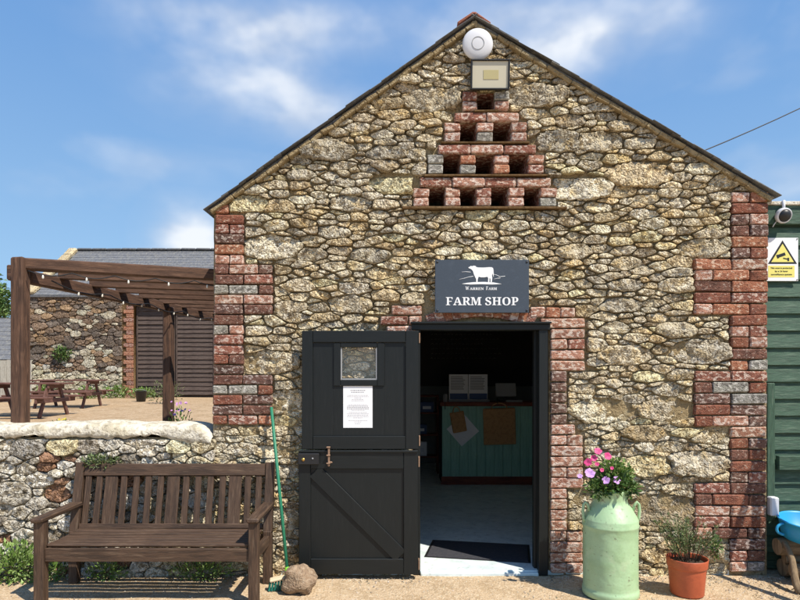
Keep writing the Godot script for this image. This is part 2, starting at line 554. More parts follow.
# one stone: bulged, uneven front over a rounded outline, root buried in the mortar
func stone_arrays(poly: PackedVector2Array, joint: float, proud: float, z0: float, col: Color, step: float) -> Array:
	var ctr := centre(poly)
	var ins := poly
	for i in poly.size():
		var a := poly[i]
		var b := poly[(i + 1) % poly.size()]
		var n := (b - a).orthogonal().normalized()
		if n.dot(ctr - a) > 0.0: n = -n
		ins = clip(ins, n, n.dot(a) - joint)
		if ins.size() < 3: return []
	if area(ins) < 0.0009: return []
	ctr = centre(ins)
	var per := 0.0
	for i in ins.size(): per += ins[i].distance_to(ins[(i + 1) % ins.size()])
	var n := clampi(int(per / step), 14, 54)
	var ring: Array[Vector2] = []
	var seg := 0
	var run := 0.0
	for k in n:
		var want := per * k / n
		while seg < ins.size() - 1 and run + ins[seg].distance_to(ins[(seg + 1) % ins.size()]) < want:
			run += ins[seg].distance_to(ins[(seg + 1) % ins.size()])
			seg += 1
		var l := ins[seg].distance_to(ins[(seg + 1) % ins.size()])
		ring.append(ins[seg].lerp(ins[(seg + 1) % ins.size()], clampf((want - run) / maxf(l, 1e-5), 0, 1)))
	for pass_ in 1:
		var r2: Array[Vector2] = []
		for k in n: r2.append(ring[k] * 0.64 + (ring[(k + 1) % n] + ring[(k + n - 1) % n]) * 0.18)
		ring = r2
	var ph := R.randf() * 100.0
	var size := sqrt(area(ins))
	for k in n:
		var d := ring[k] - ctr
		ring[k] = ctr + d * (1.035 + 0.16 * N.get_noise_3d(ring[k].x * 900.0, ring[k].y * 900.0, ph * 10.0) + 0.13 * N.get_noise_3d(ring[k].x * 2600.0, ring[k].y * 2600.0, ph * 10.0) + 0.08 * N.get_noise_3d(ring[k].x * 6000.0, ring[k].y * 6000.0, ph * 10.0))
	var V := PackedVector3Array()
	var K := PackedColorArray()
	var I := PackedInt32Array()
	var tilt := Vector2(R.randf_range(-0.16, 0.16), R.randf_range(-0.22, 0.12))
	var lev := [[1.0, -0.06, 0.0], [1.0, 0.32, 0.35], [0.97, 0.78, 0.8], [0.91, 0.97, 1.0]]
	var amp := 0.010 + minf(0.016, size * 0.06)
	var rough := func(p: Vector2) -> float:
		return amp * N.get_noise_3d(p.x * 620.0, p.y * 620.0, ph) + 0.9 * amp * (absf(N.get_noise_3d(p.x * 1300.0, p.y * 2100.0, ph)) * 2.0 - 0.5) + 0.55 * amp * N.get_noise_3d(p.x * 4200.0, p.y * 4200.0, ph) + tilt.dot(p - ctr)
	for li in lev.size():
		for k in n:
			var p: Vector2 = ctr + (ring[k] - ctr) * lev[li][0]
			var z: float = lev[li][1] * proud if li > 0 else -0.06
			V.append(Vector3(p.x, p.y, z0 + z + lev[li][2] * rough.call(p)))
			K.append(col)
	var cw := (ring[0] - ctr).cross(ring[n / 4] - ctr) < 0.0
	for li in lev.size() - 1:
		for k in n:
			var a := li * n + k
			var b := li * n + (k + 1) % n
			if cw: I.append_array([a, b, b + n, a, b + n, a + n])
			else: I.append_array([a, b + n, b, a, a + n, b + n])
	var first := (lev.size() - 1) * n
	var face := PackedVector2Array()
	var core := PackedVector2Array()
	var lo := ring[0]
	var hi := ring[0]
	for k in n:
		face.append(ctr + (ring[k] - ctr) * 0.91)
		core.append(ctr + (ring[k] - ctr) * 0.80)
		lo = lo.min(ring[k]); hi = hi.max(ring[k])
	var rim := face.duplicate()
	var gs := maxf(step * 1.05, sqrt(area(ins) / 90.0))
	var gy := lo.y
	var odd := 0.0
	while gy < hi.y:
		var gx := lo.x + odd
		while gx < hi.x:
			var p := Vector2(gx, gy) + Vector2(R.randf_range(-0.3, 0.3), R.randf_range(-0.3, 0.3)) * gs
			if Geometry2D.is_point_in_polygon(p, core):
				face.append(p)
				V.append(Vector3(p.x, p.y, z0 + proud + rough.call(p)))
				K.append(col)
			gx += gs
		gy += gs * 0.86
		odd = gs * 0.5 - odd
	var dl := Geometry2D.triangulate_delaunay(face)
	for i in range(0, dl.size(), 3):
		var a := face[dl[i]]
		var b := face[dl[i + 1]]
		var c := face[dl[i + 2]]
		if dl[i] < n and dl[i + 1] < n and dl[i + 2] < n and not Geometry2D.is_point_in_polygon((a + b + c) / 3.0, rim): continue
		if (b - a).cross(c - a) < 0.0: I.append_array([first + dl[i], first + dl[i + 1], first + dl[i + 2]])
		else: I.append_array([first + dl[i], first + dl[i + 2], first + dl[i + 1]])
	var Nn := PackedVector3Array()
	Nn.resize(V.size())
	for i in range(0, I.size(), 3):
		var fn := (V[I[i + 2]] - V[I[i]]).cross(V[I[i + 1]] - V[I[i]])
		Nn[I[i]] += fn; Nn[I[i + 1]] += fn; Nn[I[i + 2]] += fn
	for i in Nn.size(): Nn[i] = Nn[i].normalized()
	return [V, Nn, K, I]

func arr_mesh(a: Array) -> ArrayMesh:
	var arr := []
	arr.resize(Mesh.ARRAY_MAX)
	arr[Mesh.ARRAY_VERTEX] = a[0]
	arr[Mesh.ARRAY_NORMAL] = a[1]
	arr[Mesh.ARRAY_COLOR] = a[2]
	arr[Mesh.ARRAY_INDEX] = a[3]
	var m := ArrayMesh.new()
	m.add_surface_from_arrays(Mesh.PRIMITIVE_TRIANGLES, arr)
	return m

# lays the stones into a wall part: the 300 largest as parts of their own, what is left as one
func lay_stones(parent: Node, outlines: Array, mats: Array, tint: Callable, joint: Callable, proud: Callable, z0: float, step: float, most := 295) -> void:
	outlines.sort_custom(func(a, b): return area(a) > area(b))
	var rest := [PackedVector3Array(), PackedVector3Array(), PackedColorArray(), PackedInt32Array()]
	var made := 0
	for poly in outlines:
		var c := centre(poly)
		var a := stone_arrays(poly, joint.call(c), proud.call(c), z0, tint.call(c), step)
		if a.is_empty(): continue
		if made < most:
			var o := MeshInstance3D.new()
			o.name = "stone" if made == 0 else "stone_%03d" % made
			o.mesh = arr_mesh(a)
			o.material_override = mats[R.randi() % mats.size()]
			parent.add_child(o)
		else:
			var off: int = rest[0].size()
			rest[0].append_array(a[0]); rest[1].append_array(a[1]); rest[2].append_array(a[2])
			for i in a[3]: rest[3].append(i + off)
		made += 1
	if rest[0].size() > 0:
		var o := put("small_stones", arr_mesh(rest), mats[0], parent)
		o.set_meta("kind", "stuff")
	print("stones ", made)

# a wall sheet with holes, made of small cells that undulate
func sheet(st: SurfaceTool, zone: Rect2, planes: Array, holes: Array, z: float, wave: float, step: float, facing: float) -> void:
	var xs := [zone.position.x, zone.end.x]
	var ys := [zone.position.y, zone.end.y]
	for h in holes:
		for v in [h.position.x, h.end.x]:
			if v > zone.position.x and v < zone.end.x: xs.append(v)
		for v in [h.position.y, h.end.y]:
			if v > zone.position.y and v < zone.end.y: ys.append(v)
	var k := zone.position.x + step
	while k < zone.end.x:
		xs.append(k); k += step
	k = zone.position.y + step
	while k < zone.end.y:
		ys.append(k); k += step
	xs.sort(); ys.sort()
	for i in xs.size() - 1:
		if xs[i + 1] - xs[i] < 0.0005: continue
		for j in ys.size() - 1:
			if ys[j + 1] - ys[j] < 0.0005: continue
			var mid := Vector2(xs[i] + xs[i + 1], ys[j] + ys[j + 1]) * 0.5
			var inside := false
			for h in holes:
				if h.has_point(mid): inside = true; break
			if inside: continue
			var poly := PackedVector2Array([Vector2(xs[i], ys[j]), Vector2(xs[i + 1], ys[j]), Vector2(xs[i + 1], ys[j + 1]), Vector2(xs[i], ys[j + 1])])
			for p in planes:
				poly = clip(poly, p[0], p[1])
				if poly.size() < 3: break
			if poly.size() < 3: continue
			var v3 := []
			for p in poly:
				v3.append(Vector3(p.x, p.y, z + (-0.016 * smoothstep(1.2, 2.2, p.y) if wave == 0.012 else 0.0) + wave * N.get_noise_3d(p.x * 500.0, p.y * 500.0, 7.0) + wave * 0.6 * N.get_noise_3d(p.x * 90.0, p.y * 90.0, 3.0)))
			for t in range(1, v3.size() - 1):
				tri(st, v3[0], v3[t], v3[t + 1], Vector3(mid.x, mid.y, z - facing))

func reveal(st: SurfaceTool, h: Rect2, z0: float, z1: float) -> void:
	var a := h.position
	var b := h.end
	var out := Vector3(0, 0, 0)
	for e in [[a.x, a.y, b.x, a.y], [a.x, b.y, b.x, b.y], [a.x, a.y, a.x, b.y], [b.x, a.y, b.x, b.y]]:
		var m := Vector3((e[0] + e[2]) * 0.5, (e[1] + e[3]) * 0.5, (z0 + z1) * 0.5)
		var c := Vector3(h.get_center().x, h.get_center().y, m.z)
		out = m + (m - c)
		q4(st, Vector3(e[0], e[1], z0), Vector3(e[2], e[3], z0), Vector3(e[2], e[3], z1), Vector3(e[0], e[1], z1), out)

# ---------------------------------------------------------------- brickwork (photograph pixels on the facade plane)
var brick_rects: Array = []

func brick(parent: Node, x0: float, y0: float, x1: float, y1: float, kind := "", z := 0.012, gap := 0.55) -> void:
	var pick := kind
	if pick == "":
		var q := R.randf()
		pick = "brick_plain" if q < 0.18 else "brick_brown" if q < 0.32 else "brick_red" if q < 0.48 else ("brick_dark" if q < 0.64 else ("brick_pink" if q < 0.80 else ("brick_grey" if q < 0.94 else "brick_orange")))
	var st := begin()
	var v := R.randf_range(0.82, 1.12)
	st.set_color(Color(v * R.randf_range(0.97, 1.05), v, v * R.randf_range(0.95, 1.03)))
	var zz := z + R.randf_range(-0.005, 0.006)
	cbox(st, T(Vector3((fx(x0) + fx(x1)) * 0.5, (fy(y0) + fy(y1)) * 0.5 + R.randf_range(-0.001, 0.001), zz - 0.055), R.randf_range(-0.02, 0.02), R.randf_range(-0.015, 0.015), R.randf_range(-0.012, 0.012)), Vector3(fx(x1) - fx(x0) - gap * 2.0 / 125.0, fy(y0) - fy(y1) - gap * 2.0 / 125.0, 0.11), 0.007, 0.0034)
	obj("brick", st, M[pick], parent)

func reserve(x0: float, y0: float, x1: float, y1: float) -> void:
	brick_rects.append(Rect2(fx(x0), fy(y1), fx(x1) - fx(x0), fy(y0) - fy(y1)))

# a run of bricks between x0 and x1: pattern of widths in headers (1) and stretchers (2)
func course(parent: Node, x0: float, x1: float, y0: float, y1: float, pat: Array, kinds := []) -> void:
	var total := 0.0
	for p in pat: total += p
	var x := x0
	for i in pat.size():
		var w: float = (x1 - x0) * pat[i] / total
		brick(parent, x, y0, x + w, y1, kinds[i] if i < kinds.size() else "")
		x += w

var holes: Array = []

func lay_bricks(w: Node) -> void:
	var pats2 := [[1, 1], [2], [1, 1], [2], [2]]
	var pats4 := [[2, 2], [1, 2, 1], [2, 2], [1, 2, 1], [2, 2]]
	# corner by the low wall
	for k in 22:
		var y := 204.4 + k * 10.02
		var edge := 215.0 - k * 0.13
		var lng := (k >= 6 and k <= 10) or k >= 17
		if k == 0: course(w, edge, 229, y, y + 10.0, [1], ["brick_orange"])
		elif lng: course(w, edge, 273, y, y + 10.0, pats4[k % 5])
		else: course(w, edge, 244, y, y + 10.0, pats2[k % 5])
	reserve(200, 204, 229, 215); reserve(200, 214, 245, 265); reserve(200, 264, 274, 315); reserve(200, 314, 244.5, 375.5); reserve(200, 375, 274, 426)
	# corner by the shed
	for k in 34:
		var y := 191.5 + k * 11.2
		var edge := 768.5 - k * 0.1
		var lng := (k >= 6 and k <= 10) or (k >= 16 and k <= 20) or (k >= 26 and k <= 30)
		var y1 := minf(y + 11.2, 572.0)
		if lng: course(w, 694, edge, y, y1, pats4[(k + 1) % 5])
		else: course(w, 731 - k * 0.05, edge, y, y1, [[1, 1], [2], [1, 1], [1, 1], [2]][k % 5], ["", "brick_orange"] if k < 2 else [])
	for b in [[731, 191, 780, 259], [693.5, 258, 780, 316], [730, 315, 780, 371], [693.5, 370, 780, 428], [730, 427, 780, 483], [693.5, 482, 780, 540], [730, 539, 780, 580]]:
		reserve(b[0], b[1], b[2], b[3])
	# jamb beside the doorway
	for k in 25:
		var y := 307.0 + k * 10.66
		var x1 := 585.0
		if k == 0: x1 = 575.0
		elif k >= 6 and k <= 10 or k >= 17 and k <= 20: x1 = 567.0
		elif k == 11: x1 = 575.0
		elif k > 11: x1 = 583.0
		var x0 := 550.0
		if k == 0: x0 = 530.0
		elif k == 1: x0 = 540.0
		var pat := [1] if x1 < 570 else ([2] if k % 3 else [1, 1])
		var kd := []
		if k == 0: pat = [1, 1, 1]; kd = ["brick_pink", "brick_orange", "brick_pink"]
		elif k < 6: kd = ["brick_pink", "brick_red"]
		elif k < 11: kd = ["brick_dark"]
		else: kd = ["brick_pink", "brick_pink"]
		course(w, x0, x1, y, y + 10.66, pat, kd)
	for b in [[528, 306, 576, 318], [549, 317, 587, 371.5], [549, 370.5, 568, 429], [549, 424, 577, 440], [549, 434, 584.5, 488.5], [549, 487, 568, 532], [549, 530, 584.5, 580]]:
		reserve(b[0], b[1], b[2], b[3])
	# over the door, behind the leaf
	course(w, 391, 422, 305.5, 315.3, [2], ["brick_pink"])
	course(w, 380, 422, 315.6, 325, [2, 1], ["brick_red", "brick_pink"])
	course(w, 386, 416, 325.3, 335, [2], ["brick_pink"])
	reserve(390, 305, 436, 316); reserve(379, 315, 436, 326); reserve(385, 325, 420, 336)
	# segmental arch, ends showing below the sign
	for k in 13:
		var t := (k / 12.0 - 0.5) * 0.84
		var rad := 0.97
		var p := Vector3(fx(481) + sin(t) * rad, fy(312.5) - 0.97 + cos(t) * rad + 0.02, -0.045)
		var st := begin()
		st.set_color(Color.WHITE * R.randf_range(0.85, 1.1))
		cbox(st, T(p, 0, 0, -t), Vector3(0.066, 0.11, 0.11), 0.006, 0.002)
		obj("brick", st, M[["brick_red", "brick_pink", "brick_orange"][k % 3]], w)
	reserve(424, 300, 538, 324)
	# dove holes: piers and courses
	var rows := [
		[[92, 101, 101.2, 110.5], [[462, 477.5], [494, 509]]],
		[[123, 132, 132.2, 142], [[444, 460.3], [476.3, 493.3], [510.6, 526.6]]],
		[[155, 164.3, 164.6, 174.3], [[427.5, 443.3], [459.6, 475.6], [493.6, 509.3], [527.3, 544]]],
		[[188, 197.4, 197.6, 207], [[413, 429.3], [444.6, 460.3], [475.6, 491.3], [507.6, 524], [539.6, 556.6]]]]
	for r in rows:
		for p in r[1]:
			for h in 2:
				var kd := ""
				var q := R.randf()
				kd = "brick_pink" if q < 0.66 else ("brick_red" if q < 0.8 else "brick_grey")
				if (p[0] == 459.6 and h == 0) or (p[0] == 493.6 and h == 1): kd = "brick_orange"
				brick(w, p[0], r[0][h * 2], p[1], r[0][h * 2 + 1], kd, 0.014, 0.35)
	for c in [[113, 122, [454, 486.5, 518.5]], [145, 154.5, [437.5, 470.3, 503.3, 536]], [177.6, 187.4, [419.5, 452, 484.5, 516.5, 551]]]:
		for i in c[2].size() - 1:
			brick(w, c[2][i], c[0], c[2][i + 1], c[1], ["brick_red", "brick_pink"][i % 2], 0.018, 0.35)
	for h in [[477.5, 92, 494, 110.5], [460.3, 122.6, 476.3, 142], [493.3, 122.6, 510.6, 142], [443.3, 154.8, 459.6, 174.3], [475.6, 154.8, 493.6, 174.3], [509.3, 154.8, 527.3, 174.3], [429.3, 187.6, 444.6, 207], [460.3, 187.6, 475.6, 207], [491.3, 187.6, 507.6, 207], [524, 187.6, 539.6, 207]]:
		holes.append(Rect2(fx(h[0]), fy(h[3]), fx(h[2]) - fx(h[0]), fy(h[1]) - fy(h[3])))
	for b in [[461, 91, 510, 112], [453, 111, 519.5, 123.5], [443, 122, 527.5, 144], [436.5, 143, 537, 156], [426.5, 154, 545, 177], [418.5, 176, 552, 189], [412, 187, 557.5, 209.5]]:
		reserve(b[0], b[1], b[2], b[3])
	for l in [[474, 110.9, 498, 112.6, 0.024], [441, 142.6, 529, 144.4, 0.026], [424, 175.0, 547, 177.0, 0.028], [402, 207.5, 566, 209.6, 0.036]]:
		box_part("ledge", w, M.mortar_brown, fx(l[0]), fy(l[3]), -0.06, fx(l[2]), fy(l[1]), l[4], 0.003, 0.002)

const APEX := Vector2(0.592, 4.44)
const EAVE_L := Vector2(-1.53, 2.925)
const EAVE_R := Vector2(2.985, 3.03)
const XL := -1.5
const XR := 2.945
const DEPTH := 6.2

func roof_plane(a: Vector2, b: Vector2, drop: float) -> Array:
	var n := (b - a).orthogonal().normalized()
	if n.y < 0: n = -n
	return [n, n.dot(a) - drop]

func build_shop() -> void:
	var shop := thing("stone_shop_building", "gabled rubble stone building with brick quoins and a row of dove holes under its apex", "building")
	var w := Node3D.new()
	w.name = "front_wall"
	shop.add_child(w, true)
	lay_bricks(w)
	var planes := [roof_plane(EAVE_L, APEX, 0.045), roof_plane(APEX, EAVE_R, 0.045), [Vector2(-1, 0), -XL], [Vector2(1, 0), XR]]
	var door := Rect2(fx(415), -0.05, fx(549.5) - fx(415), fy(322) + 0.05)
	var zone := Rect2(XL, -0.05, XR - XL, 4.6)
	var all: Array = holes.duplicate()
	all.append(door)
	var st := begin(true)
	sheet(st, zone, planes, all, -0.022, 0.012, 0.06, 1.0)
	reveal(st, door, -0.03, -0.42)
	obj("mortar_bed", st, M.mortar, w)
	for h in holes:
		st = begin()
		reveal(st, h, -0.03, -0.42)
		obj("hole_lining", st, M.brick_red, w)
	# stones measured in the photograph
	var big := []
	for s in [[270, 247, 48, 33], [246, 203, 34, 21], [280, 206, 28, 15], [311, 254, 30, 17], [298, 285, 31, 14], [329, 150, 46, 27], [432, 99, 56, 26], [388, 103, 26, 17], [384, 153, 38, 15], [538, 95, 53, 30], [558, 141, 40, 31], [599, 141, 44, 26], [581, 187, 50, 36], [640, 174, 62, 30], [639, 143, 30, 16], [271, 362, 54, 26], [289, 307, 28, 16], [288, 400, 27, 34], [350, 304, 36, 23], [372, 255, 25, 22], [626, 355, 30, 31], [602, 411, 62, 27], [667, 410, 48, 28], [702, 352, 50, 32], [645, 433, 42, 18], [697, 464, 58, 32], [650, 466, 44, 28], [664, 511, 54, 46], [702, 248, 25, 28], [574, 252, 24, 21], [622, 305, 30, 21], [626, 285, 36, 14], [600, 500, 30, 30], [350, 203, 40, 18], [398, 184, 34, 30], [680, 285, 30, 22], [590, 345, 26, 20], [676, 330, 42, 16], [610, 550, 46, 22], [660, 556, 40, 16], [710, 555, 26, 24], [240, 450, 28, 16], [270, 452, 26, 18], [235, 480, 34, 16], [278, 520, 30, 34], [245, 540, 34, 28]]:
		var r: float = (s[2] * 0.5 + s[3] * 0.5 * 2.55) * 0.5 * 1.0
		big.append([fx(s[0]), fy(s[1]), r / 125.0])
	var hs: Array = brick_rects.duplicate()
	hs.append(door.grow(0.01))
	var out := cells(big, zone, planes, hs, [[0.10, 0.14, 350], [0.072, 0.105, 2500], [0.052, 0.072, 7000], [0.038, 0.05, 8000]], 2.55)
	lay_stones(w, out, [M.stone0, M.stone1, M.stone2],
		func(c: Vector2) -> Color:
			var v := R.randf_range(0.74, 1.12)
			var q := R.randf()
			var col := Color(v, v * 0.96, v * 0.87)
			if q < 0.24: col = Color(v * 1.02, v * 0.91, v * 0.72)
			elif q < 0.42: col = Color(v * 0.86, v * 0.85, v * 0.82)
			elif q < 0.5: col = Color(v * 0.74, v * 0.68, v * 0.6)
			return col,
		func(c: Vector2) -> float: return R.randf_range(0.002, 0.006) + (0.0015 if c.y > 1.5 else 0.0),
		func(c: Vector2) -> float: return R.randf_range(0.012, 0.036) * (1.0 if c.y > 1.5 else 0.8) * (0.45 if c.x > -0.85 and c.x < 0.15 and c.y < 2.0 else 1.0),
		-0.02, 0.022)
	# inner faces and the rest of the shell
	st = begin()
	sheet(st, zone, [roof_plane(EAVE_L, APEX, 0.06), roof_plane(APEX, EAVE_R, 0.06)], all, -0.42, 0.0, 0.6, -1.0)
	obj("inner_wall", st, M.interior_white, w)
	for s in [[XL, XL + 0.32, EAVE_L.y - 0.12], [XR - 0.32, XR, EAVE_R.y - 0.12]]:
		box_part("side_wall", shop, M.mortar, s[0], -0.05, -DEPTH, s[1], s[2], -0.075, 0.004)
		var inx: float = s[1] if s[0] < 0 else s[0]
		box_part("wall_lining", shop, M.interior_white, inx - 0.008, 0.0, -DEPTH + 0.3, inx + 0.008, 2.62, -0.425, 0.001)
	st = begin()
	sheet(st, zone, [roof_plane(EAVE_L, APEX, 0.06), roof_plane(APEX, EAVE_R, 0.06)], [], -DEPTH, 0.0, 0.6, -1.0)
	sheet(st, zone, [roof_plane(EAVE_L, APEX, 0.06), roof_plane(APEX, EAVE_R, 0.06)], [], -DEPTH + 0.3, 0.0, 0.6, 1.0)
	obj("back_wall", st, M.interior_grey, shop)
	box_part("floor", shop, M.floor_paint, XL + 0.3, -0.06, -DEPTH + 0.25, XR - 0.3, 0.03, -0.02, 0.003)
	box_part("ceiling", shop, M.interior_white, XL + 0.3, 2.62, -DEPTH + 0.25, XR - 0.3, 2.70, -0.41, 0.003)
	# roof: slab, verge mortar, slates along the verge, ridge tiles
	for side in 2:
		var e := EAVE_L if side == 0 else EAVE_R
		var dir := (APEX - e).normalized()
		var nrm := dir.orthogonal()
		if nrm.y < 0: nrm = -nrm
		var len_ := e.distance_to(APEX)
		var mid := (e + APEX) * 0.5 - nrm * 0.013
		var roof := Node3D.new()
		roof.name = "roof"
		shop.add_child(roof, true)
		st = begin()
		var ang := atan2(dir.y, dir.x)
		cbox(st, T(Vector3(mid.x, mid.y, -DEPTH * 0.5 - 0.02), 0, 0, ang), Vector3(len_ + 0.02, 0.018, DEPTH + 0.06), 0.002)
		obj("roof_deck", st, M.slate, roof)
		st = begin(false)
		var c := mid - nrm * 0.022
		var runs := 24
		for k in runs:
			var a := e.lerp(APEX, (k + 0.02) / runs) - nrm * (0.037 + R.randf_range(-0.006, 0.006))
			var b := e.lerp(APEX, (k + 1.02) / runs) - nrm * (0.037 + R.randf_range(-0.006, 0.006))
			beam(st, Vector3(a.x, a.y, -0.02 + R.randf_range(0, 0.006)), Vector3(b.x, b.y, -0.02 + R.randf_range(0, 0.006)), 0.10, 0.034, 0.006, 0.004)
		obj("verge_mortar", st, M.mortar, roof)
		var n := 15
		for k in n:
			var t0 := k / float(n)
			for row in 2:
				st = begin()
				st.set_color(Color(1.0, 0.97, 0.9) * R.randf_range(0.6, 1.3))
				var p := e.lerp(APEX, t0 + 0.5 / n) + nrm * (0.003 + R.randf_range(0.0, 0.005))
				cbox(st, T(Vector3(p.x, p.y, -0.10 - row * 0.31 + R.randf_range(0.0, 0.016)), 0, 0, ang - (0.022 if side == 0 else -0.022) + R.randf_range(-0.012, 0.012)), Vector3(len_ / n * 1.35, 0.007, 0.30), 0.002, 0.003)
				obj("slate", st, M.slate, roof)
		st = begin()
		st.set_color(Color.WHITE * 0.8)
		var p2 := mid + nrm * 0.035
		cbox(st, T(Vector3(p2.x, p2.y, -0.56 - (DEPTH - 0.6) * 0.5), 0, 0, ang), Vector3(len_ + 0.02, 0.02, DEPTH - 0.6), 0.002)
		obj("slate_field", st, M.slate, roof)
	for k in 14:
		st = begin()
		for s in [-1.0, 1.0]:
			cbox(st, T(Vector3(APEX.x + s * 0.065, APEX.y + 0.008, -0.2 - k * 0.45), 0, 0, -s * 0.62), Vector3(0.16, 0.022, 0.44), 0.005, 0.002)
		obj("ridge_tile", st, M.ridge_tile, shop)
	build_door(shop)

# ---------------------------------------------------------------- stable door
func dx(px: float) -> float: return (px - 400.0) * 4.7 / 600.0
func dy(py: float) -> float: return 1.6 + (375.0 - py) * 4.7 / 600.0

func build_door(shop: Node3D) -> void:
	var f := Node3D.new()
	f.name = "door_frame"
	shop.add_child(f, true)
	box_part("jamb", f, M.black_y, fx(538.5), 0.0, -0.10, fx(547.5), fy(329), 0.02)
	box_part("jamb", f, M.black_y, fx(414.5), 0.0, -0.10, fx(420.3), fy(329), 0.0)
	box_part("door_stop", f, M.black_y, fx(536.0), 0.0, -0.14, fx(539.5), fy(329), -0.07)
	box_part("head", f, M.black_x, fx(411.5), fy(330.2), -0.10, fx(549.5), fy(324.3), 0.03)
	box_part("drip_board", f, M.black_x, fx(410.5), fy(324.2), -0.05, fx(550.0), fy(322.2), 0.055, 0.003)
	box_part("threshold", shop, M.floor_paint, fx(420.4), -0.02, -0.06, fx(538.4), 0.022, 0.015, 0.006)
	# leaves, folded back against the wall
	var z0 := 0.055
	var z1 := 0.098
	var zp := 0.080
	var up := Node3D.new()
	up.name = "upper_leaf"
	shop.add_child(up, true)
	box_part("stile", up, M.black_y, dx(301.7), dy(449.4), z0, dx(312.6), dy(330.6), z1)
	box_part("stile", up, M.black_y, dx(405.5), dy(449.4), z0, dx(418.8), dy(330.6), z1)
	box_part("rail", up, M.black_x, dx(312.7), dy(342.4), z0, dx(405.4), dy(330.6), z1)
	box_part("rail", up, M.black_x, dx(312.7), dy(449.4), z0, dx(405.4), dy(436.2), z1)
	for p in [[312.65, 436.15, 333.3, 342.45], [333.35, 436.15, 384.35, 386.05], [384.4, 436.15, 405.45, 342.45]]:
		box_part("panel_board", up, M.black_y, dx(p[0]), dy(p[1]), z0 + 0.004, dx(p[2]), dy(p[3]), zp, 0.0006)
	for p in [[333.4, 386.0, 340.3, 342.6], [377.2, 386.0, 384.3, 342.6]]:
		box_part("window_frame", up, M.black_y, dx(p[0]), dy(p[1]), z0, dx(p[2]), dy(p[3]), z1 - 0.006, 0.003)
	for p in [[340.4, 347.3, 377.1, 342.6], [340.4, 386.0, 377.1, 380.0]]:
		box_part("window_frame", up, M.black_x, dx(p[0]), dy(p[1]), z0, dx(p[2]), dy(p[3]), z1 - 0.006, 0.003)
	for p in [[340.4, 379.9, 341.8, 347.4], [375.7, 379.9, 377.1, 347.4]]:
		box_part("window_bead", up, M.grey_plastic, dx(p[0]), dy(p[1]), zp - 0.006, dx(p[2]), dy(p[3]), zp + 0.004, 0.001)
	box_part("window_bead", up, M.grey_plastic, dx(341.9), dy(379.9), zp - 0.006, dx(375.6), dy(378.6), zp + 0.004, 0.001)
	box_part("window_pane", up, M.glass, dx(341), dy(379.5), zp - 0.004, dx(376.5), dy(347.5), zp - 0.001, 0.0005)
	for y in [338.0, 441.0]:
		box_part("hinge", up, M.rust, dx(418.9), dy(y + 5), 0.045, dx(420.2), dy(y - 5), 0.102, 0.002)
	var lo := Node3D.new()
	lo.name = "lower_leaf"
	shop.add_child(lo, true)
	box_part("stile", lo, M.black_y, dx(298.6), dy(574.2), z0, dx(310.4), dy(451.2), z1)
	box_part("stile", lo, M.black_y, dx(403.6), dy(574.8), z0, dx(418.2), dy(451.2), z1)
	box_part("rail", lo, M.black_x, dx(310.5), dy(469.0), z0, dx(403.5), dy(451.2), z1)
	box_part("rail", lo, M.black_x, dx(310.5), dy(574.4), z0, dx(403.5), dy(559.0), z1)
	box_part("panel", lo, M.black_y, dx(310.45), dy(558.95), z0 + 0.004, dx(403.55), dy(469.05), zp, 0.0006)
	var st := begin()
	beam(st, Vector3(dx(314.5), dy(471.5), zp + 0.0075), Vector3(dx(400.5), dy(556.5), zp + 0.0075), 0.115, 0.016, 0.002, 0.0, Vector3(0, 0, 1))
	obj("brace", st, M.black_y, lo)
	box_part("weather_bar", lo, M.black_x, dx(299.5), dy(452.6), z1 + 0.001, dx(418), dy(450.2), z1 + 0.014, 0.004)
	var lock := box_part("lock_box", lo, M.black_plastic, dx(298.4), dy(464.2), z1 + 0.001, dx(319.5), dy(453.0), z1 + 0.035, 0.005)
	st = begin(true)
	lathe(st, [Vector2(0.0135, 0), Vector2(0.0125, 0.004), Vector2(0.0, 0.0045)], 16, Transform3D(Basis.from_euler(Vector3(PI / 2, 0, 0)), Vector3(dx(303.8), dy(459), z1 + 0.036)))
	obj("keyhole_plate", st, M.brass, lock)
	st = begin(true)
	lathe(st, [Vector2(0.007, 0), Vector2(0.006, 0.004), Vector2(0.0, 0.0045)], 12, Transform3D(Basis.from_euler(Vector3(PI / 2, 0, 0)), Vector3(dx(313.2), dy(458), z1 + 0.036)))
	obj("lock_button", st, M.grey_plastic, lock)
	st = begin()
	cbox(st, T(Vector3(dx(329), dy(456.5), z1 + 0.018)), Vector3(0.016, 0.15, 0.014), 0.004)
	cbox(st, T(Vector3(dx(330.4), dy(462), z1 + 0.020)), Vector3(0.034, 0.013, 0.018), 0.004)
	for y in [447.0, 455.0, 463.0]: cbox(st, T(Vector3(dx(328.6), dy(y), z1 + 0.019)), Vector3(0.030, 0.010, 0.026), 0.003)
	obj("bolt", st, M.rust, lo)
	for y in [462.0, 565.0]:
		box_part("hinge", lo, M.rust, dx(418.4), dy(y + 5), 0.045, dx(419.7), dy(y - 5), 0.102, 0.002)

# ---------------------------------------------------------------- lettering and print
func text(parent: Node, called: String, words: String, m: Material, where: Vector3, high: float, wide: float, font := "Droid Serif", weight := 400) -> MeshInstance3D:
	var tm := TextMesh.new()
	var sf := SystemFont.new()
	sf.font_names = PackedStringArray([font])
	sf.font_weight = weight
	tm.font = sf
	tm.text = words
	tm.font_size = 64
	tm.pixel_size = 0.001
	tm.depth = 0.02
	tm.curve_step = 1.0
	tm.horizontal_alignment = HORIZONTAL_ALIGNMENT_CENTER
	tm.vertical_alignment = VERTICAL_ALIGNMENT_CENTER
	var o := put(called, tm, m, parent)
	var box := tm.get_aabb()
	var s := Vector3(wide / maxf(box.size.x, 0.001), high / maxf(box.size.y, 0.001), 0.1)
	o.scale = s
	o.position = where - box.get_center() * s
	return o

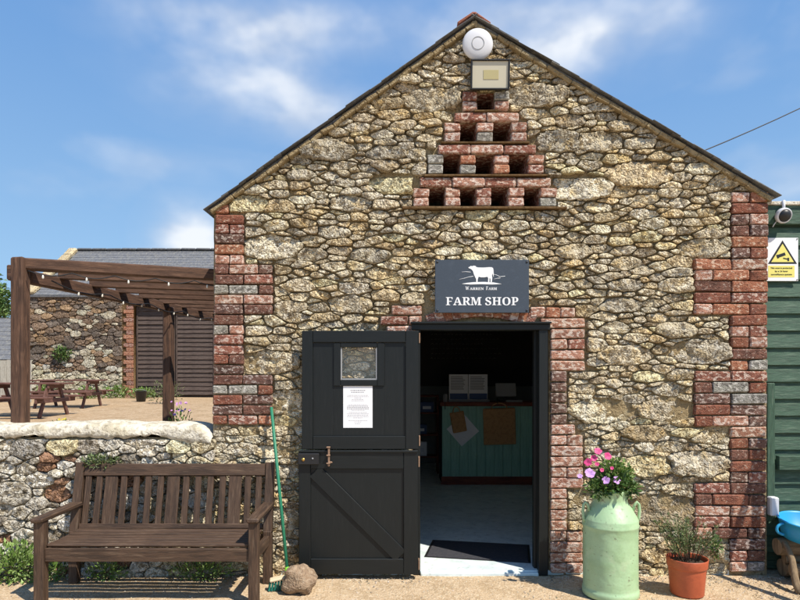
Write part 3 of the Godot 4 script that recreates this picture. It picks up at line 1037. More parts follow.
func flat_poly(st: SurfaceTool, pts: PackedVector2Array, z0: float, z1: float) -> void:
	var idx := Geometry2D.triangulate_polygon(pts)
	for i in range(0, idx.size(), 3):
		var a := pts[idx[i]]
		var b := pts[idx[i + 1]]
		var c := pts[idx[i + 2]]
		tri(st, Vector3(a.x, a.y, z1), Vector3(b.x, b.y, z1), Vector3(c.x, c.y, z1), Vector3(a.x, a.y, z0 - 1.0))
	for i in pts.size():
		var a := pts[i]
		var b := pts[(i + 1) % pts.size()]
		var n := (b - a).orthogonal()
		var mid := (a + b) * 0.5 + n.normalized() * 0.0005
		var s := -1.0 if Geometry2D.is_point_in_polygon(mid, pts) else 1.0
		var o := Vector3(a.x + b.x, a.y + b.y, 0) * 0.5 - Vector3(n.x, n.y, 0) * s
		q4(st, Vector3(a.x, a.y, z0), Vector3(b.x, b.y, z0), Vector3(b.x, b.y, z1), Vector3(a.x, a.y, z1), o)

func build_signs() -> void:
	# name board over the door
	var s := thing("shop_sign", "dark slate blue FARM SHOP sign with a white cow over the doorway", "sign", Vector3(fx(481), fy(287.4), 0.05))
	var hw := 46.4 / 125.0
	var hh := 26.2 / 125.0
	box_part("board", s, M.sign_board, -hw, -hh, -0.012, hw, hh, 0.012, 0.003)
	for c in [[-1, -1], [1, -1], [1, 1], [-1, 1]]:
		var st := begin(true)
		lathe(st, [Vector2(0.0095, -0.03), Vector2(0.0095, 0.0125), Vector2(0.006, 0.0165), Vector2(0, 0.017)], 12, Transform3D(Basis.from_euler(Vector3(PI / 2, 0, 0)), Vector3(c[0] * (hw - 0.018), c[1] * (hh - 0.018), 0)))
		obj("screw", st, M.screw, s)
	var k := 1.0 / (6.957 * 125.0)
	var g := func(x: float, y: float) -> Vector2: return Vector2((x - 390.0) * k, (261.0 - y) * k)
	var cow := PackedVector2Array()
	for p in [[296, 131], [306, 127], [312, 121], [320, 124], [332, 120], [345, 122], [350, 129], [364, 132], [400, 133], [440, 130], [458, 131], [466, 138], [468, 150], [470, 176], [469, 200], [465, 186], [462, 172], [458, 186], [460, 204], [457, 233], [448, 234], [447, 210], [441, 203], [440, 233], [431, 233], [432, 206], [426, 196], [405, 200], [384, 200], [366, 196], [360, 214], [359, 233], [350, 234], [349, 212], [342, 198], [334, 180], [328, 160], [320, 148], [310, 141], [298, 137]]:
		cow.append(g.call(p[0], p[1]))
	var st := begin()
	flat_poly(st, cow, 0.0121, 0.0142)
	obj("cow_emblem", st, M.sign_white, s)
	var base := PackedVector2Array()
	for p in [[250, 245], [285, 238], [330, 233], [400, 231], [470, 235], [525, 246], [460, 249], [380, 247], [310, 249]]:
		base.append(g.call(p[0], p[1]))
	st = begin()
	flat_poly(st, base, 0.0121, 0.0140)
	obj("emblem_ground", st, M.sign_white, s)
	for line in [[[232, 214], [268, 206], [296, 198], [330, 192]], [[250, 163], [280, 161], [312, 164]], [[466, 178], [490, 184], [512, 195], [548, 192]], [[470, 212], [492, 207], [516, 204]]]:
		st = begin(true)
		var pts := []
		var rads := []
		for p in line:
			var v: Vector2 = g.call(p[0], p[1])
			pts.append(Vector3(v.x, v.y, 0.0122))
			rads.append(0.0016)
		tube(st, pts, rads, 6)
		obj("hill_line", st, M.sign_white, s)
	text(s, "lettering", "FARM SHOP", M.sign_white, Vector3(0, (261 - 364) * k, 0.0125), 56 * k, 497 * k, "Droid Serif", 600)
	var y := (261 - 274.5) * k
	for wd in [["W", 288, 25, 24], ["ARREN", 353, 96, 17], ["F", 424, 13, 24], ["ARM", 463, 58, 17]]:
		text(s, "lettering", wd[0], M.sign_white, Vector3((wd[1] - 390) * k, y + (wd[3] - 24) * 0.5 * k, 0.0125), wd[3] * k, wd[2] * k, "Droid Serif", 600)
	# warning plate on the shed
	var z := -0.075
	var q := (4.8 - z) / 600.0
	var c := thing("camera_warning_sign", "white and yellow CCTV warning plate with black triangle on the green shed", "sign", at(782.2, 259.5, z))
	var W := 15.8 * q
	var H := 21.6 * q
	box_part("plate", c, M.sign_white, -W, -H, -0.004, W, H, 0.003, 0.0015)
	box_part("caption_panel", c, M.sign_yellow, -W + 0.012, -H + 0.03, 0.0031, W - 0.03, -0.05, 0.0040, 0.0002)
	var T3 := func(sc: float) -> PackedVector2Array:
		var a := PackedVector2Array()
		for p in [[-0.118, -0.036], [0.118, -0.036], [0.0, 0.155]]: a.append(Vector2(p[0] * sc, (p[1] - 0.028) * sc + 0.028))
		return a
	st = begin(); flat_poly(st, T3.call(1.0), 0.0031, 0.0042); obj("triangle_border", st, M.sign_black, c)
	st = begin(); flat_poly(st, T3.call(0.78), 0.0043, 0.0050); obj("triangle_field", st, M.sign_yellow, c)
	st = begin()
	cbox(st, T(Vector3(-0.008, 0.035, 0.0056), 0, 0, 0.33), Vector3(0.062, 0.024, 0.0012), 0.0003)
	cbox(st, T(Vector3(-0.040, 0.023, 0.0057), 0, 0, 0.33), Vector3(0.016, 0.030, 0.0012), 0.0003)
	cbox(st, T(Vector3(0.022, 0.006, 0.0058), 0, 0, -0.2), Vector3(0.036, 0.009, 0.0012), 0.0003)
	cbox(st, T(Vector3(0.046, 0.0, 0.0059)), Vector3(0.014, 0.026, 0.0012), 0.0003)
	obj("camera_emblem", st, M.sign_black, c)
	var i := 0
	for line in [["This area is protected", 0.175], ["by a 24 hour", 0.105], ["surveillance system", 0.17]]:
		text(c, "lettering", line[0], M.sign_black, Vector3(-0.009, -0.072 - i * 0.026, 0.0042), 0.017, line[1], "Droid Sans", 600)
		i += 1
	for e in [[-1, 1], [1, 1], [1, -1]]:
		st = begin(true)
		lathe(st, [Vector2(0.005, 0), Vector2(0.004, 0.005), Vector2(0, 0.0055)], 10, Transform3D(Basis.from_euler(Vector3(PI / 2, 0, 0)), Vector3(e[0] * (W - 0.01), e[1] * (H - 0.01), 0.003)))
		obj("screw", st, M.screw, c)
	# printed notice on the upper door leaf
	var n := thing("paper_notice", "white printed paper notice taped below the small window of the black door", "notice", Vector3(dx(357.7), dy(407), 0.0812))
	var nw := 14.7 * 4.7 / 600.0
	var nh := 21.0 * 4.7 / 600.0
	box_part("sheet", n, M.white_paper, -nw, -nh, 0.0, nw, nh, 0.0012, 0.0003)
	st = begin()
	for r in [[16, 66, 2], [24, 60, 2], [38, 92, 1], [44, 96, 1], [50, 30, 1], [56, 54, 1], [62, 58, 1], [80, 84, 1], [86, 96, 1.6], [92, 98, 1.6], [98, 98, 1.6], [104, 60, 1], [114, 80, 1], [120, 96, 1], [126, 92, 1], [132, 96, 1], [138, 40, 1], [150, 84, 1], [156, 30, 1], [164, 26, 1]]:
		var yy: float = nh - (r[0] + 4) / 186.0 * nh * 2.0
		var x: float = -r[1] / 131.0 * nw
		var end: float = -x
		while x < end - 0.003:
			var l := minf(R.randf_range(0.006, 0.018), end - x)
			bx(st, x, yy - 0.0012 * r[2], 0.00121, x + l, yy + 0.0012 * r[2], 0.0014, 0.00005)
			x += l + 0.0035
	obj("print", st, M.ink, n)

func build_fittings() -> void:
	# round wireless access point
	var a := thing("wireless_access_point", "round white wireless access point disc under the roof apex", "access point", Vector3(fx(477), fy(47), 0.035))
	var turn := Transform3D(Basis.from_euler(Vector3(PI / 2 + 0.10, 0, 0)), Vector3.ZERO)
	var st := begin(true)
	lathe(st, [Vector2(0.0, -0.03), Vector2(0.09, -0.03), Vector2(0.1195, -0.004), Vector2(0.122, 0.004), Vector2(0.119, 0.012), Vector2(0.105, 0.020), Vector2(0.08, 0.026), Vector2(0.052, 0.030), Vector2(0.0, 0.031)], 48, turn)
	obj("housing", st, M.white_plastic, a)
	st = begin(true)
	lathe(st, [Vector2(0.043, 0.0285), Vector2(0.046, 0.0325), Vector2(0.049, 0.0325), Vector2(0.052, 0.0285)], 48, turn)
	obj("light_ring", st, M.grey_plastic, a)
	# floodlight
	var f := thing("floodlight", "square black framed LED floodlight above the topmost dove hole", "floodlight", Vector3(fx(489), fy(78.7), 0.06))
	var hw := 19.2 / 125.0
	var hh := 14.3 / 125.0
	var lean := T(Vector3.ZERO, 0.12)
	st = begin()
	cbox(st, lean * T(Vector3(0, 0, -0.022)), Vector3(hw * 2 - 0.02, hh * 2 - 0.02, 0.03), 0.008)
	obj("housing", st, M.black_plastic, f)
	for e in [[0, hh - 0.006, hw * 2, 0.012], [0, -hh + 0.006, hw * 2, 0.012], [-hw + 0.006, 0, 0.012, hh * 2 - 0.025], [hw - 0.006, 0, 0.012, hh * 2 - 0.025]]:
		st = begin()
		cbox(st, lean * T(Vector3(e[0], e[1], 0.004)), Vector3(e[2], e[3], 0.028), 0.003)
		obj("frame", st, M.black_plastic, f)
	st = begin()
	cbox(st, lean * T(Vector3(0, 0, 0.0)), Vector3(hw * 2 - 0.025, hh * 2 - 0.025, 0.012), 0.001)
	obj("lens", st, M.led_lens, f)
	st = begin()
	cbox(st, lean * T(Vector3(0.006, 0.0, 0.0075)), Vector3(0.12, 0.07, 0.002), 0.0005)
	obj("led_array", st, M.led_chip, f)
	st = begin()
	cbox(st, T(Vector3(0, -0.02, -0.05)), Vector3(0.10, 0.03, 0.07), 0.004)
	obj("bracket", st, M.black_plastic, f)
	# overhead wire
	st = begin(true)
	var pts := []
	var rads := []
	var p0 := Vector3(2.30, 3.50, -0.9)
	var p1 := Vector3(6.2, 5.52, -2.2)
	for i in 13:
		var t := i / 12.0
		pts.append(p0.lerp(p1, t) - Vector3(0, 0.16 * 4.0 * t * (1 - t) * 0.5, 0))
		rads.append(0.0065)
	tube(st, pts, rads, 6)
	var pole := thing("utility_pole", "wooden pole carrying the wire beyond the green shed", "pole", Vector3(6.2, 0, -2.2))
	var s2 := begin(true)
	tube(s2, [Vector3(0, 0, 0), Vector3(0, 3, 0), Vector3(0, 5.7, 0)], [0.11, 0.095, 0.08], 12)
	obj("shaft", s2, M.log_y, pole)
	var wire := obj("overhead_cable", st, M.cable)
	tag(wire, "thin black overhead cable running from the roof slope up into the sky", "cable")

# ---------------------------------------------------------------- shop interior
func build_interior() -> void:
	var z := -3.8
	var y0 := 0.03
	var c := thing("shop_counter", "teal tongue and groove shop counter with a dark red wooden top inside the doorway", "counter", Vector3(0.6, y0, z))
	for k in 13:
		var x := 0.004 + k * 0.1245
		box_part("board", c, M.teal_y, x, 0.10, -0.02, x + 0.1225, 1.125, 0.0, 0.005)
	box_part("carcass", c, M.interior_dark, 0.0, 0.0, -0.6, 1.62, 1.12, -0.021, 0.003)
	box_part("plinth", c, M.red_x, -0.01, 0.0, -0.019, 1.63, 0.115, 0.016, 0.004)
	box_part("worktop", c, M.red_x, -0.03, 1.126, -0.62, 1.63, 1.18, 0.05, 0.006)
	# carrier bags on hooks
	for b in [[0.83, 0.90, 0.20, 0.29, 0.17, "small brown paper bag hanging on the teal counter over a white sheet"], [1.42, 0.835, 0.46, 0.52, 0.03, "large brown paper carrier bag hanging on the teal counter front"]]:
		var bag := thing("paper_bag", b[5], "paper bag", Vector3(b[0], y0 + b[1], z + 0.035), 0.0, "paper bags hung on the counter")
		var st := begin()
		cbox(st, T(Vector3(0, 0, 0), 0.02, 0, b[4]), Vector3(b[2], b[3], 0.045), 0.008, 0.004)
		obj("pouch", st, M.bag_paper, bag)
		st = begin()
		cbox(st, T(Vector3(0, -0.01, 0.0245), 0.02, 0, b[4]), Vector3(b[2] * 0.97, 0.012, 0.004), 0.001)
		obj("crease", st, M.bag_paper, bag)
		st = begin(true)
		var up := Vector3(-sin(b[4]), cos(b[4]), 0)
		var sd := Vector3(cos(b[4]), sin(b[4]), 0)
		var pts := []
		var rads := []
		for i in 9:
			var t := PI * i / 8.0
			pts.append(up * (b[3] * 0.5 - 0.01 + sin(t) * 0.085) + sd * cos(t) * b[2] * 0.25 + Vector3(0, 0, 0.02))
			rads.append(0.008)
		tube(st, pts, rads, 6)
		obj("handle", st, M.bag_paper, bag)
		var hook := thing("wall_hook", "black hook holding up the %s brown paper bag" % ["small" if b[2] < 0.3 else "large"], "hook", Vector3(b[0], y0, z + 0.052) + up * (b[1] + b[3] * 0.5 + 0.07))
		st = begin(true)
		tube(st, [Vector3(0, 0.08, 0.0), Vector3(0, 0.0, 0.008), Vector3(0, -0.012, 0.02), Vector3(0, 0.01, 0.028)], [0.006, 0.006, 0.006, 0.005], 6)
		obj("hook_wire", st, M.black_plastic, hook)
	var sh := thing("white_sheet", "white paper square pinned cornerwise to the teal counter", "paper", Vector3(0.90, y0 + 0.78, z + 0.003))
	var st := begin()
	cbox(st, T(Vector3.ZERO, 0, 0, 0.72), Vector3(0.33, 0.33, 0.003), 0.0005)
	obj("sheet", st, M.white_paper, sh)
	# things standing on the worktop
	var top := y0 + 1.18
	var stand := thing("menu_stand", "twin panel menu stand with printed sheets standing on the counter", "menu stand", Vector3(1.01, top, z - 0.2))
	for i in 2:
		box_part("sheet", stand, M.white_paper, -0.29 + i * 0.285, 0.03, 0.0, -0.012 + i * 0.285, 0.40, 0.006, 0.001)
		box_part("lower_band", stand, M.blue_pack, -0.28 + i * 0.285, 0.035, 0.0062, -0.02 + i * 0.285, 0.12, 0.008, 0.0005)
		st = begin()
		for r in 9: bx(st, -0.265 + i * 0.285, 0.18 + r * 0.022, 0.0061, -0.045 + i * 0.285 - R.randf() * 0.05, 0.188 + r * 0.022, 0.0068, 0.0001)
		obj("print", st, M.ink, stand)
	box_part("base", stand, M.grey_plastic, -0.3, 0.0, -0.04, 0.3, 0.028, 0.05, 0.004)
	var till := thing("till_screen", "small tilted till screen with a white back standing on the counter", "screen", Vector3(1.56, top, z - 0.25))
	st = begin()
	cbox(st, T(Vector3(0, 0.17, 0), -0.25), Vector3(0.3, 0.2, 0.02), 0.006)
	obj("screen_back", st, M.grey_plastic, till)
	box_part("stem", till, M.black_plastic, -0.03, 0.02, -0.03, 0.03, 0.16, -0.01, 0.004)
	box_part("base", till, M.black_plastic, -0.1, 0.0, -0.1, 0.1, 0.02, 0.08, 0.004)
	var kb := thing("card_reader", "pale card reader lying in front of the till screen", "card reader", Vector3(1.66, top, z - 0.04))
	box_part("body", kb, M.grey_plastic, -0.13, 0.0, -0.04, 0.1, 0.03, 0.04, 0.006)
	box_part("key_pad", kb, M.black_plastic, -0.11, 0.0301, -0.03, 0.02, 0.034, 0.03, 0.001)
	var jar := thing("glass_jar", "small clear jar beside the menu stand on the counter", "jar", Vector3(0.66, top, z - 0.12))
	st = begin(true)
	lathe(st, [Vector2(0, 0), Vector2(0.034, 0), Vector2(0.036, 0.01), Vector2(0.036, 0.09), Vector2(0.028, 0.1), Vector2(0.028, 0.11), Vector2(0, 0.11)], 16)
	obj("jar_body", st, M.grey_plastic, jar)
	# back wall: dark chalkboard with chalk lines
	var bw := -DEPTH + 0.33
	var cb := thing("chalkboard", "wide black chalkboard menu with faint chalk writing on the back wall", "chalkboard", Vector3(0.9, 1.40, bw))
	box_part("panel", cb, M.chalkboard, -1.2, 0.0, -0.01, 1.6, 1.18, 0.01, 0.003)
	st = begin()
	for r in 7:
		for col in 2:
			var x := -0.95 if col == 0 else -0.35
			var end := x + (R.randf_range(0.2, 0.35) if col == 0 else R.randf_range(0.9, 1.3))
			while x < end:
				var l := R.randf_range(0.02, 0.06)
				var yy := 1.0 - r * 0.085 + R.randf_range(-0.004, 0.004)
				beam(st, Vector3(x, yy, 0.0112), Vector3(x + l * 0.5, yy + R.randf_range(0.0, 0.022), 0.0112), 0.006, 0.002, 0.0003)
				beam(st, Vector3(x + l * 0.5, yy + 0.016, 0.0112), Vector3(x + l, yy, 0.0112), 0.006, 0.002, 0.0003)
				x += l + 0.03
	obj("chalk_writing", st, M.chalk, cb)
	# batten light under the ceiling, switched off
	var bl := thing("batten_light", "unlit strip light fixed under the shop ceiling", "strip light", Vector3(0.55, 2.62, -3.2))
	box_part("body", bl, M.white_plastic, -0.45, -0.06, -0.04, 0.6, 0.0, 0.04, 0.01)
	# shelves beside the counter
	var sv := thing("shelf_unit", "dark wooden shelf unit with three shelves behind the counter end", "shelf", Vector3(0.25, y0, -4.9))
	for x in [-0.45, 0.34]: box_part("upright", sv, M.red_y, x, 0, -0.15, x + 0.03, 1.25, 0.15, 0.003)
	for y in [0.25, 0.6, 0.95, 1.22]: box_part("shelf", sv, M.red_x, -0.419, y, -0.15, 0.339, y + 0.025, 0.15, 0.003)
	var kk := 0
	for p in [[-0.2, 0.625, 0.16, 0.18, "red_pack", "red carton on the middle shelf behind the counter"], [0.08, 0.625, 0.2, 0.15, "blue_pack", "blue carton on the middle shelf behind the counter"], [0.06, 0.275, 0.24, 0.22, "white_paper", "white carton on the lowest shelf behind the counter"], [0.18, 0.975, 0.22, 0.16, "blue_pack", "blue carton on the upper shelf behind the counter"]]:
		var b := thing("goods_carton", p[5], "carton", Vector3(0.25 + p[0], y0 + p[1], -4.9), 0.0, "cartons on the shelves")
		box_part("body", b, M[p[4]], -p[2] * 0.5, 0, -0.08, p[2] * 0.5, p[3], 0.09, 0.003)
		box_part("label_band", b, M.white_plastic, -p[2] * 0.3, p[3] * 0.3, 0.0905, p[2] * 0.3, p[3] * 0.6, 0.092, 0.0005)
		kk += 1
	# door mat
	var mt := thing("door_mat", "black rubber door mat on the pale painted shop floor", "mat", Vector3(0.70, y0, -0.55), -0.19)
	box_part("pile", mt, M.rubber_mat, -0.43, 0.0, -0.25, 0.43, 0.009, 0.25, 0.004)
	for e in [[-0.45, -0.27, 0.45, -0.2505], [-0.45, 0.2505, 0.45, 0.27]]:
		box_part("edging", mt, M.black_plastic, e[0], 0.0, e[1], e[2], 0.006, e[3], 0.002)
	for e in [[-0.45, -0.4305], [0.4305, 0.45]]:
		box_part("edging", mt, M.black_plastic, e[0], 0.0, -0.25, e[1], 0.006, 0.25, 0.002)

# ---------------------------------------------------------------- bench, churn, pot, broom, boulder
func build_bench() -> void:
	var b := thing("garden_bench", "weathered brown slatted wooden garden bench in front of the low stone wall", "bench", Vector3(-1.765, 0, 0.15))
	var L := 0.745
	var zf := 0.455
	for s in [-1.0, 1.0]:
		var x: float = s * L
		box_part("leg", b, M.bench_y, x - 0.034, 0, zf - 0.034, x + 0.034, 0.585, zf + 0.034, 0.004, 0.001)
		var st := begin()
		beam(st, Vector3(x, 0, 0.02), Vector3(x, 0.40, 0.02), 0.066, 0.066, 0.004)
		beam(st, Vector3(x, 0.38, 0.02), Vector3(x, 0.91, -0.085), 0.066, 0.062, 0.004)
		obj("leg", st, M.bench_y, b)
		st = begin()
		beam(st, Vector3(x, 0.60, -0.02), Vector3(x, 0.592, zf + 0.06), 0.088, 0.034, 0.007, 0.0015)
		obj("armrest", st, M.bench_z, b)
		box_part("side_rail", b, M.bench_z, x - 0.02, 0.30, 0.055, x + 0.02, 0.37, zf - 0.035, 0.003)
	box_part("front_apron", b, M.bench_x, -L + 0.035, 0.298, zf - 0.015, L - 0.035, 0.391, zf + 0.016, 0.004, 0.001)
	box_part("rear_apron", b, M.bench_x, -L + 0.035, 0.31, 0.0, L - 0.035, 0.37, 0.028, 0.004)
	for k in 6:
		var z := 0.065 + k * 0.073
		var st := begin()
		cbox(st, T(Vector3(0, 0.402 + 0.006 * absf(k - 2.5) * 0.4, z), 0.0), Vector3(2 * L - 0.075, 0.026, 0.060), 0.008, 0.002)
		obj("seat_slat", st, M.bench_x, b)
	var tilt := -0.195
	var bk := func(y: float) -> float: return 0.02 - (y - 0.4) * 0.198
	var st := begin()
	cbox(st, T(Vector3(0, 0.855, bk.call(0.855)), tilt), Vector3(2 * L - 0.068, 0.095, 0.036), 0.006, 0.001)
	obj("top_rail", st, M.bench_x, b)
	st = begin()
	cbox(st, T(Vector3(0, 0.432, bk.call(0.432)), tilt), Vector3(2 * L - 0.068, 0.04, 0.034), 0.005, 0.001)
	obj("lower_rail", st, M.bench_x, b)
	var wide := [-0.495, -0.01, 0.475]
	var xs := []
	for w in wide: xs.append([w, 0.098])
	for g in [[-0.675, -0.59], [0.575, 0.66]]:
		for x in g: xs.append([x, 0.046])
	for k in 4:
		xs.append([-0.40 + k * 0.095 + 0.006, 0.047])
		xs.append([0.088 + k * 0.095 + 0.003, 0.047])
	for s in xs:
		st = begin()
		cbox(st, T(Vector3(s[0], 0.628, bk.call(0.628) + R.randf_range(-0.001, 0.001)), tilt, 0, R.randf_range(-0.006, 0.006)), Vector3(s[1], 0.37, 0.019), 0.003, 0.0008)
		obj("back_slat", st, M.bench_y, b)

func flower(parent: Node, p: Vector3, face: Vector3, col: Color, r: float) -> void:
	var st := begin(true)
	var a := face.cross(Vector3.UP if absf(face.y) < 0.9 else Vector3.RIGHT).normalized()
	var b := face.cross(a).normalized()
	var ph := R.randf() * TAU
	var rimp := []
	var midp := []
	for k in 20:
		var t := ph + TAU * k / 20.0
		var d := a * cos(t) + b * sin(t)
		var q := r * (0.92 + 0.09 * cos(5.0 * TAU * k / 20.0)) * R.randf_range(0.92, 1.08)
		rimp.append(p + d * q + face * r * (0.10 * sin(10.0 * t) + R.randf_range(-0.14, 0.10)))
		midp.append(p + d * q * 0.45 - face * r * 0.06)
	var heart := p - face * r * 0.35
	for k in 20:
		var j := (k + 1) % 20
		st.set_color(col * R.randf_range(0.85, 1.12))
		q4(st, midp[k], rimp[k], rimp[j], midp[j], heart - face)
		st.set_color(col * 0.8)
		tri(st, heart, midp[k], midp[j], heart - face)
	obj("blossom", st, M.petal, parent)

func foliage_ball(st: SurfaceTool, c: Vector3, rad: Vector3, n: int, ln: float, wd: float, cols: Array, up_bias := 0.4) -> void:
	for i in n:
		var d := sphere_dir()
		var p := c + d * rad * pow(R.randf(), 0.45)
		var dir := (d * 0.9 + sphere_dir() * 0.6 + Vector3.UP * up_bias).normalized()
		var col: Color = cols[R.randi() % cols.size()]
		col = col * R.randf_range(0.7, 1.25)
		st.set_color(Color(col.r, col.g, col.b))
		leaf(st, p, dir, (Vector3.UP + sphere_dir() * 0.8).normalized(), ln * R.randf_range(0.7, 1.3), wd * R.randf_range(0.7, 1.3))

const GREENS := [Color(0.07, 0.14, 0.03), Color(0.11, 0.19, 0.045), Color(0.14, 0.22, 0.05), Color(0.05, 0.105, 0.025)]
const LIMES := [Color(0.20, 0.30, 0.08), Color(0.25, 0.34, 0.12), Color(0.15, 0.25, 0.05), Color(0.10, 0.18, 0.03)]

func build_churn() -> void:
	var where := Vector3(1.542, 0, 0.40)
	var c := thing("milk_churn", "pale green painted milk churn used as a planter beside the doorway", "milk churn", where)
	var st := begin(true)
	lathe(st, [Vector2(0, 0.004), Vector2(0.19, 0.004), Vector2(0.196, 0.0), Vector2(0.2, 0.006), Vector2(0.201, 0.03), Vector2(0.199, 0.046), Vector2(0.194, 0.052), Vector2(0.1935, 0.07), Vector2(0.1935, 0.2), Vector2(0.194, 0.36), Vector2(0.1935, 0.47), Vector2(0.1955, 0.495), Vector2(0.199, 0.502), Vector2(0.199, 0.512), Vector2(0.1955, 0.519), Vector2(0.1955, 0.548), Vector2(0.192, 0.556), Vector2(0.172, 0.59), Vector2(0.146, 0.636), Vector2(0.127, 0.664), Vector2(0.121, 0.678), Vector2(0.1195, 0.70), Vector2(0.1195, 0.745), Vector2(0.123, 0.752), Vector2(0.123, 0.760), Vector2(0.118, 0.763), Vector2(0.113, 0.755), Vector2(0.112, 0.70)], 56, Transform3D(), 0.012)
	obj("body", st, M.churn_green, c)
	for s in [-1.0, 1.0]:
		st = begin(true)
		var pts := []
		var rads := []
		for p in [[0.160, 0.610], [0.172, 0.655], [0.188, 0.672], [0.202, 0.655], [0.207, 0.61], [0.203, 0.56], [0.194, 0.53]]:
			pts.append(Vector3(s * p[0], p[1], 0.02))
			rads.append(0.0105)
		tube(st, pts, rads, 10)
		obj("handle", st, M.churn_green, c)
	st = begin(true)
	lathe(st, [Vector2(0.1125, 0.728), Vector2(0.06, 0.737), Vector2(0, 0.74)], 20)
	obj("compost", st, M.soil, c)
	# bedding plants in the neck
	var f := thing("bedding_plant", "leafy bedding plant with pink and mauve blossoms growing in the milk churn", "plant", where + Vector3(0, 0.735, 0))
	st = begin(true)
	for i in 26:
		var d := (sphere_dir() * Vector3(1, 0.4, 1) + Vector3.UP * 0.8).normalized()
		tube(st, [Vector3(d.x * 0.05, -0.01, d.z * 0.05), d * 0.09, d * R.randf_range(0.13, 0.2)], [0.0028, 0.0022, 0.0012], 4)
	st.set_color(Color(0.06, 0.12, 0.03))
	obj("stems", st, M.bark, f)
	st = begin()
	foliage_ball(st, Vector3(0.0, 0.07, 0.01), Vector3(0.16, 0.085, 0.14), 420, 0.045, 0.026, GREENS)
	foliage_ball(st, Vector3(0.045, 0.145, -0.01), Vector3(0.12, 0.095, 0.11), 620, 0.032, 0.018, LIMES)
	foliage_ball(st, Vector3(-0.10, 0.03, 0.06), Vector3(0.09, 0.06, 0.07), 160, 0.04, 0.024, GREENS)
	foliage_ball(st, Vector3(0.10, 0.04, 0.05), Vector3(0.09, 0.06, 0.07), 140, 0.04, 0.024, GREENS)
	obj("foliage", st, M.leaf, f)
	var pink := Color(0.60, 0.05, 0.20)
	var mauve := Color(0.50, 0.27, 0.60)
	for q in [[598, 451, 0, 0.034], [608, 456, 0, 0.034], [594, 458, 0, 0.03], [588, 462, 0, 0.036], [590, 473, 1, 0.044], [606, 480, 1, 0.034], [617, 480, 1, 0.036], [580, 476, 1, 0.022], [602, 470, 0, 0.018], [612, 468, 0, 0.016], [597, 464, 0, 0.02]]:
		var zz := where.z + (0.13 if q[1] > 465 else 0.06)
		var p := at(q[0], q[1], zz) - f.position
		var face := (Vector3(p.x * 1.2, 0.5, 0.9) + sphere_dir() * 0.25).normalized()
		flower(f, p, face, pink if q[2] == 0 else mauve, q[3] * 0.86)

func build_pot() -> void:
	var where := Vector3(2.105, 0, 0.40)
	var c := thing("plant_pot", "orange terracotta coloured plant pot standing beside the milk churn", "plant pot", where)
	var st := begin(true)
	lathe(st, [Vector2(0, 0.003), Vector2(0.108, 0.003), Vector2(0.113, 0.0), Vector2(0.115, 0.006), Vector2(0.129, 0.188), Vector2(0.1295, 0.196), Vector2(0.137, 0.199), Vector2(0.1385, 0.204), Vector2(0.1435, 0.258), Vector2(0.1425, 0.263), Vector2(0.138, 0.263), Vector2(0.135, 0.255), Vector2(0.131, 0.21)], 44)
	obj("body", st, M.terracotta, c)
	st = begin(true)
	lathe(st, [Vector2(0.1325, 0.228), Vector2(0.08, 0.242), Vector2(0, 0.248)], 20)
	obj("compost", st, M.soil, c)
	var p := thing("potted_shrub", "wispy twiggy shrub with fine grey green leaves in the orange pot", "shrub", where + Vector3(0, 0.24, 0))
	var tw := begin(true)
	var lf := begin()
	for i in 46:
		var a := R.randf() * TAU
		var lean := R.randf_range(0.1, 0.75)
		var d := Vector3(cos(a) * lean, 1.0, sin(a) * lean).normalized()
		if i % 3 == 0: d = (d + Vector3(-0.35, 0, 0)).normalized()
		var l := R.randf_range(0.18, 0.34)
		var b := Vector3(cos(a), 0, sin(a)) * R.randf_range(0.0, 0.07)
		var bend := sphere_dir() * 0.02
		var m := b + d * l * 0.55 + bend
		var t := b + d * l + bend * 0.5 + Vector3(0, -0.02 * lean, 0)
		tube(tw, [b - Vector3(0, 0.02, 0), m, t], [0.0032, 0.0022, 0.001], 5)
		for k in 34:
			var u := R.randf_range(0.38, 1.02)
			var q := b.lerp(m, u / 0.55) if u < 0.55 else m.lerp(t, (u - 0.55) / 0.45)
			var col: Color = [Color(0.11, 0.165, 0.06), Color(0.16, 0.22, 0.08), Color(0.08, 0.13, 0.045), Color(0.21, 0.25, 0.11)][R.randi() % 4]
			lf.set_color(col)
			leaf(lf, q, (d + sphere_dir() * 0.9).normalized(), sphere_dir(), R.randf_range(0.018, 0.036), 0.0065)
	obj("twigs", tw, M.bark, p)
	obj("foliage", lf, M.leaf, p)

func weed(where: Vector3, label: String, rad: Vector3, n: int, ln: float, wd: float, cols: Array, group := "weeds along the wall foot") -> Node3D:
	var w := thing("weed_plant", label, "plant", where, 0.0, group)
	var st := begin(true)
	for i in 5:
		var d := sphere_dir() * Vector3(1, 0.3, 1)
		tube(st, [Vector3(d.x * 0.01, -0.01, d.z * 0.01), Vector3(d.x * rad.x * 0.7, rad.y * 0.8, absf(d.z) * rad.z * 0.7)], [0.003, 0.0015], 4)
	obj("stems", st, M.bark, w)
	st = begin()
	foliage_ball(st, Vector3(0, rad.y * 0.75, 0), rad, n, ln, wd, cols, 0.6)
	obj("foliage", st, M.leaf, w)
	return w

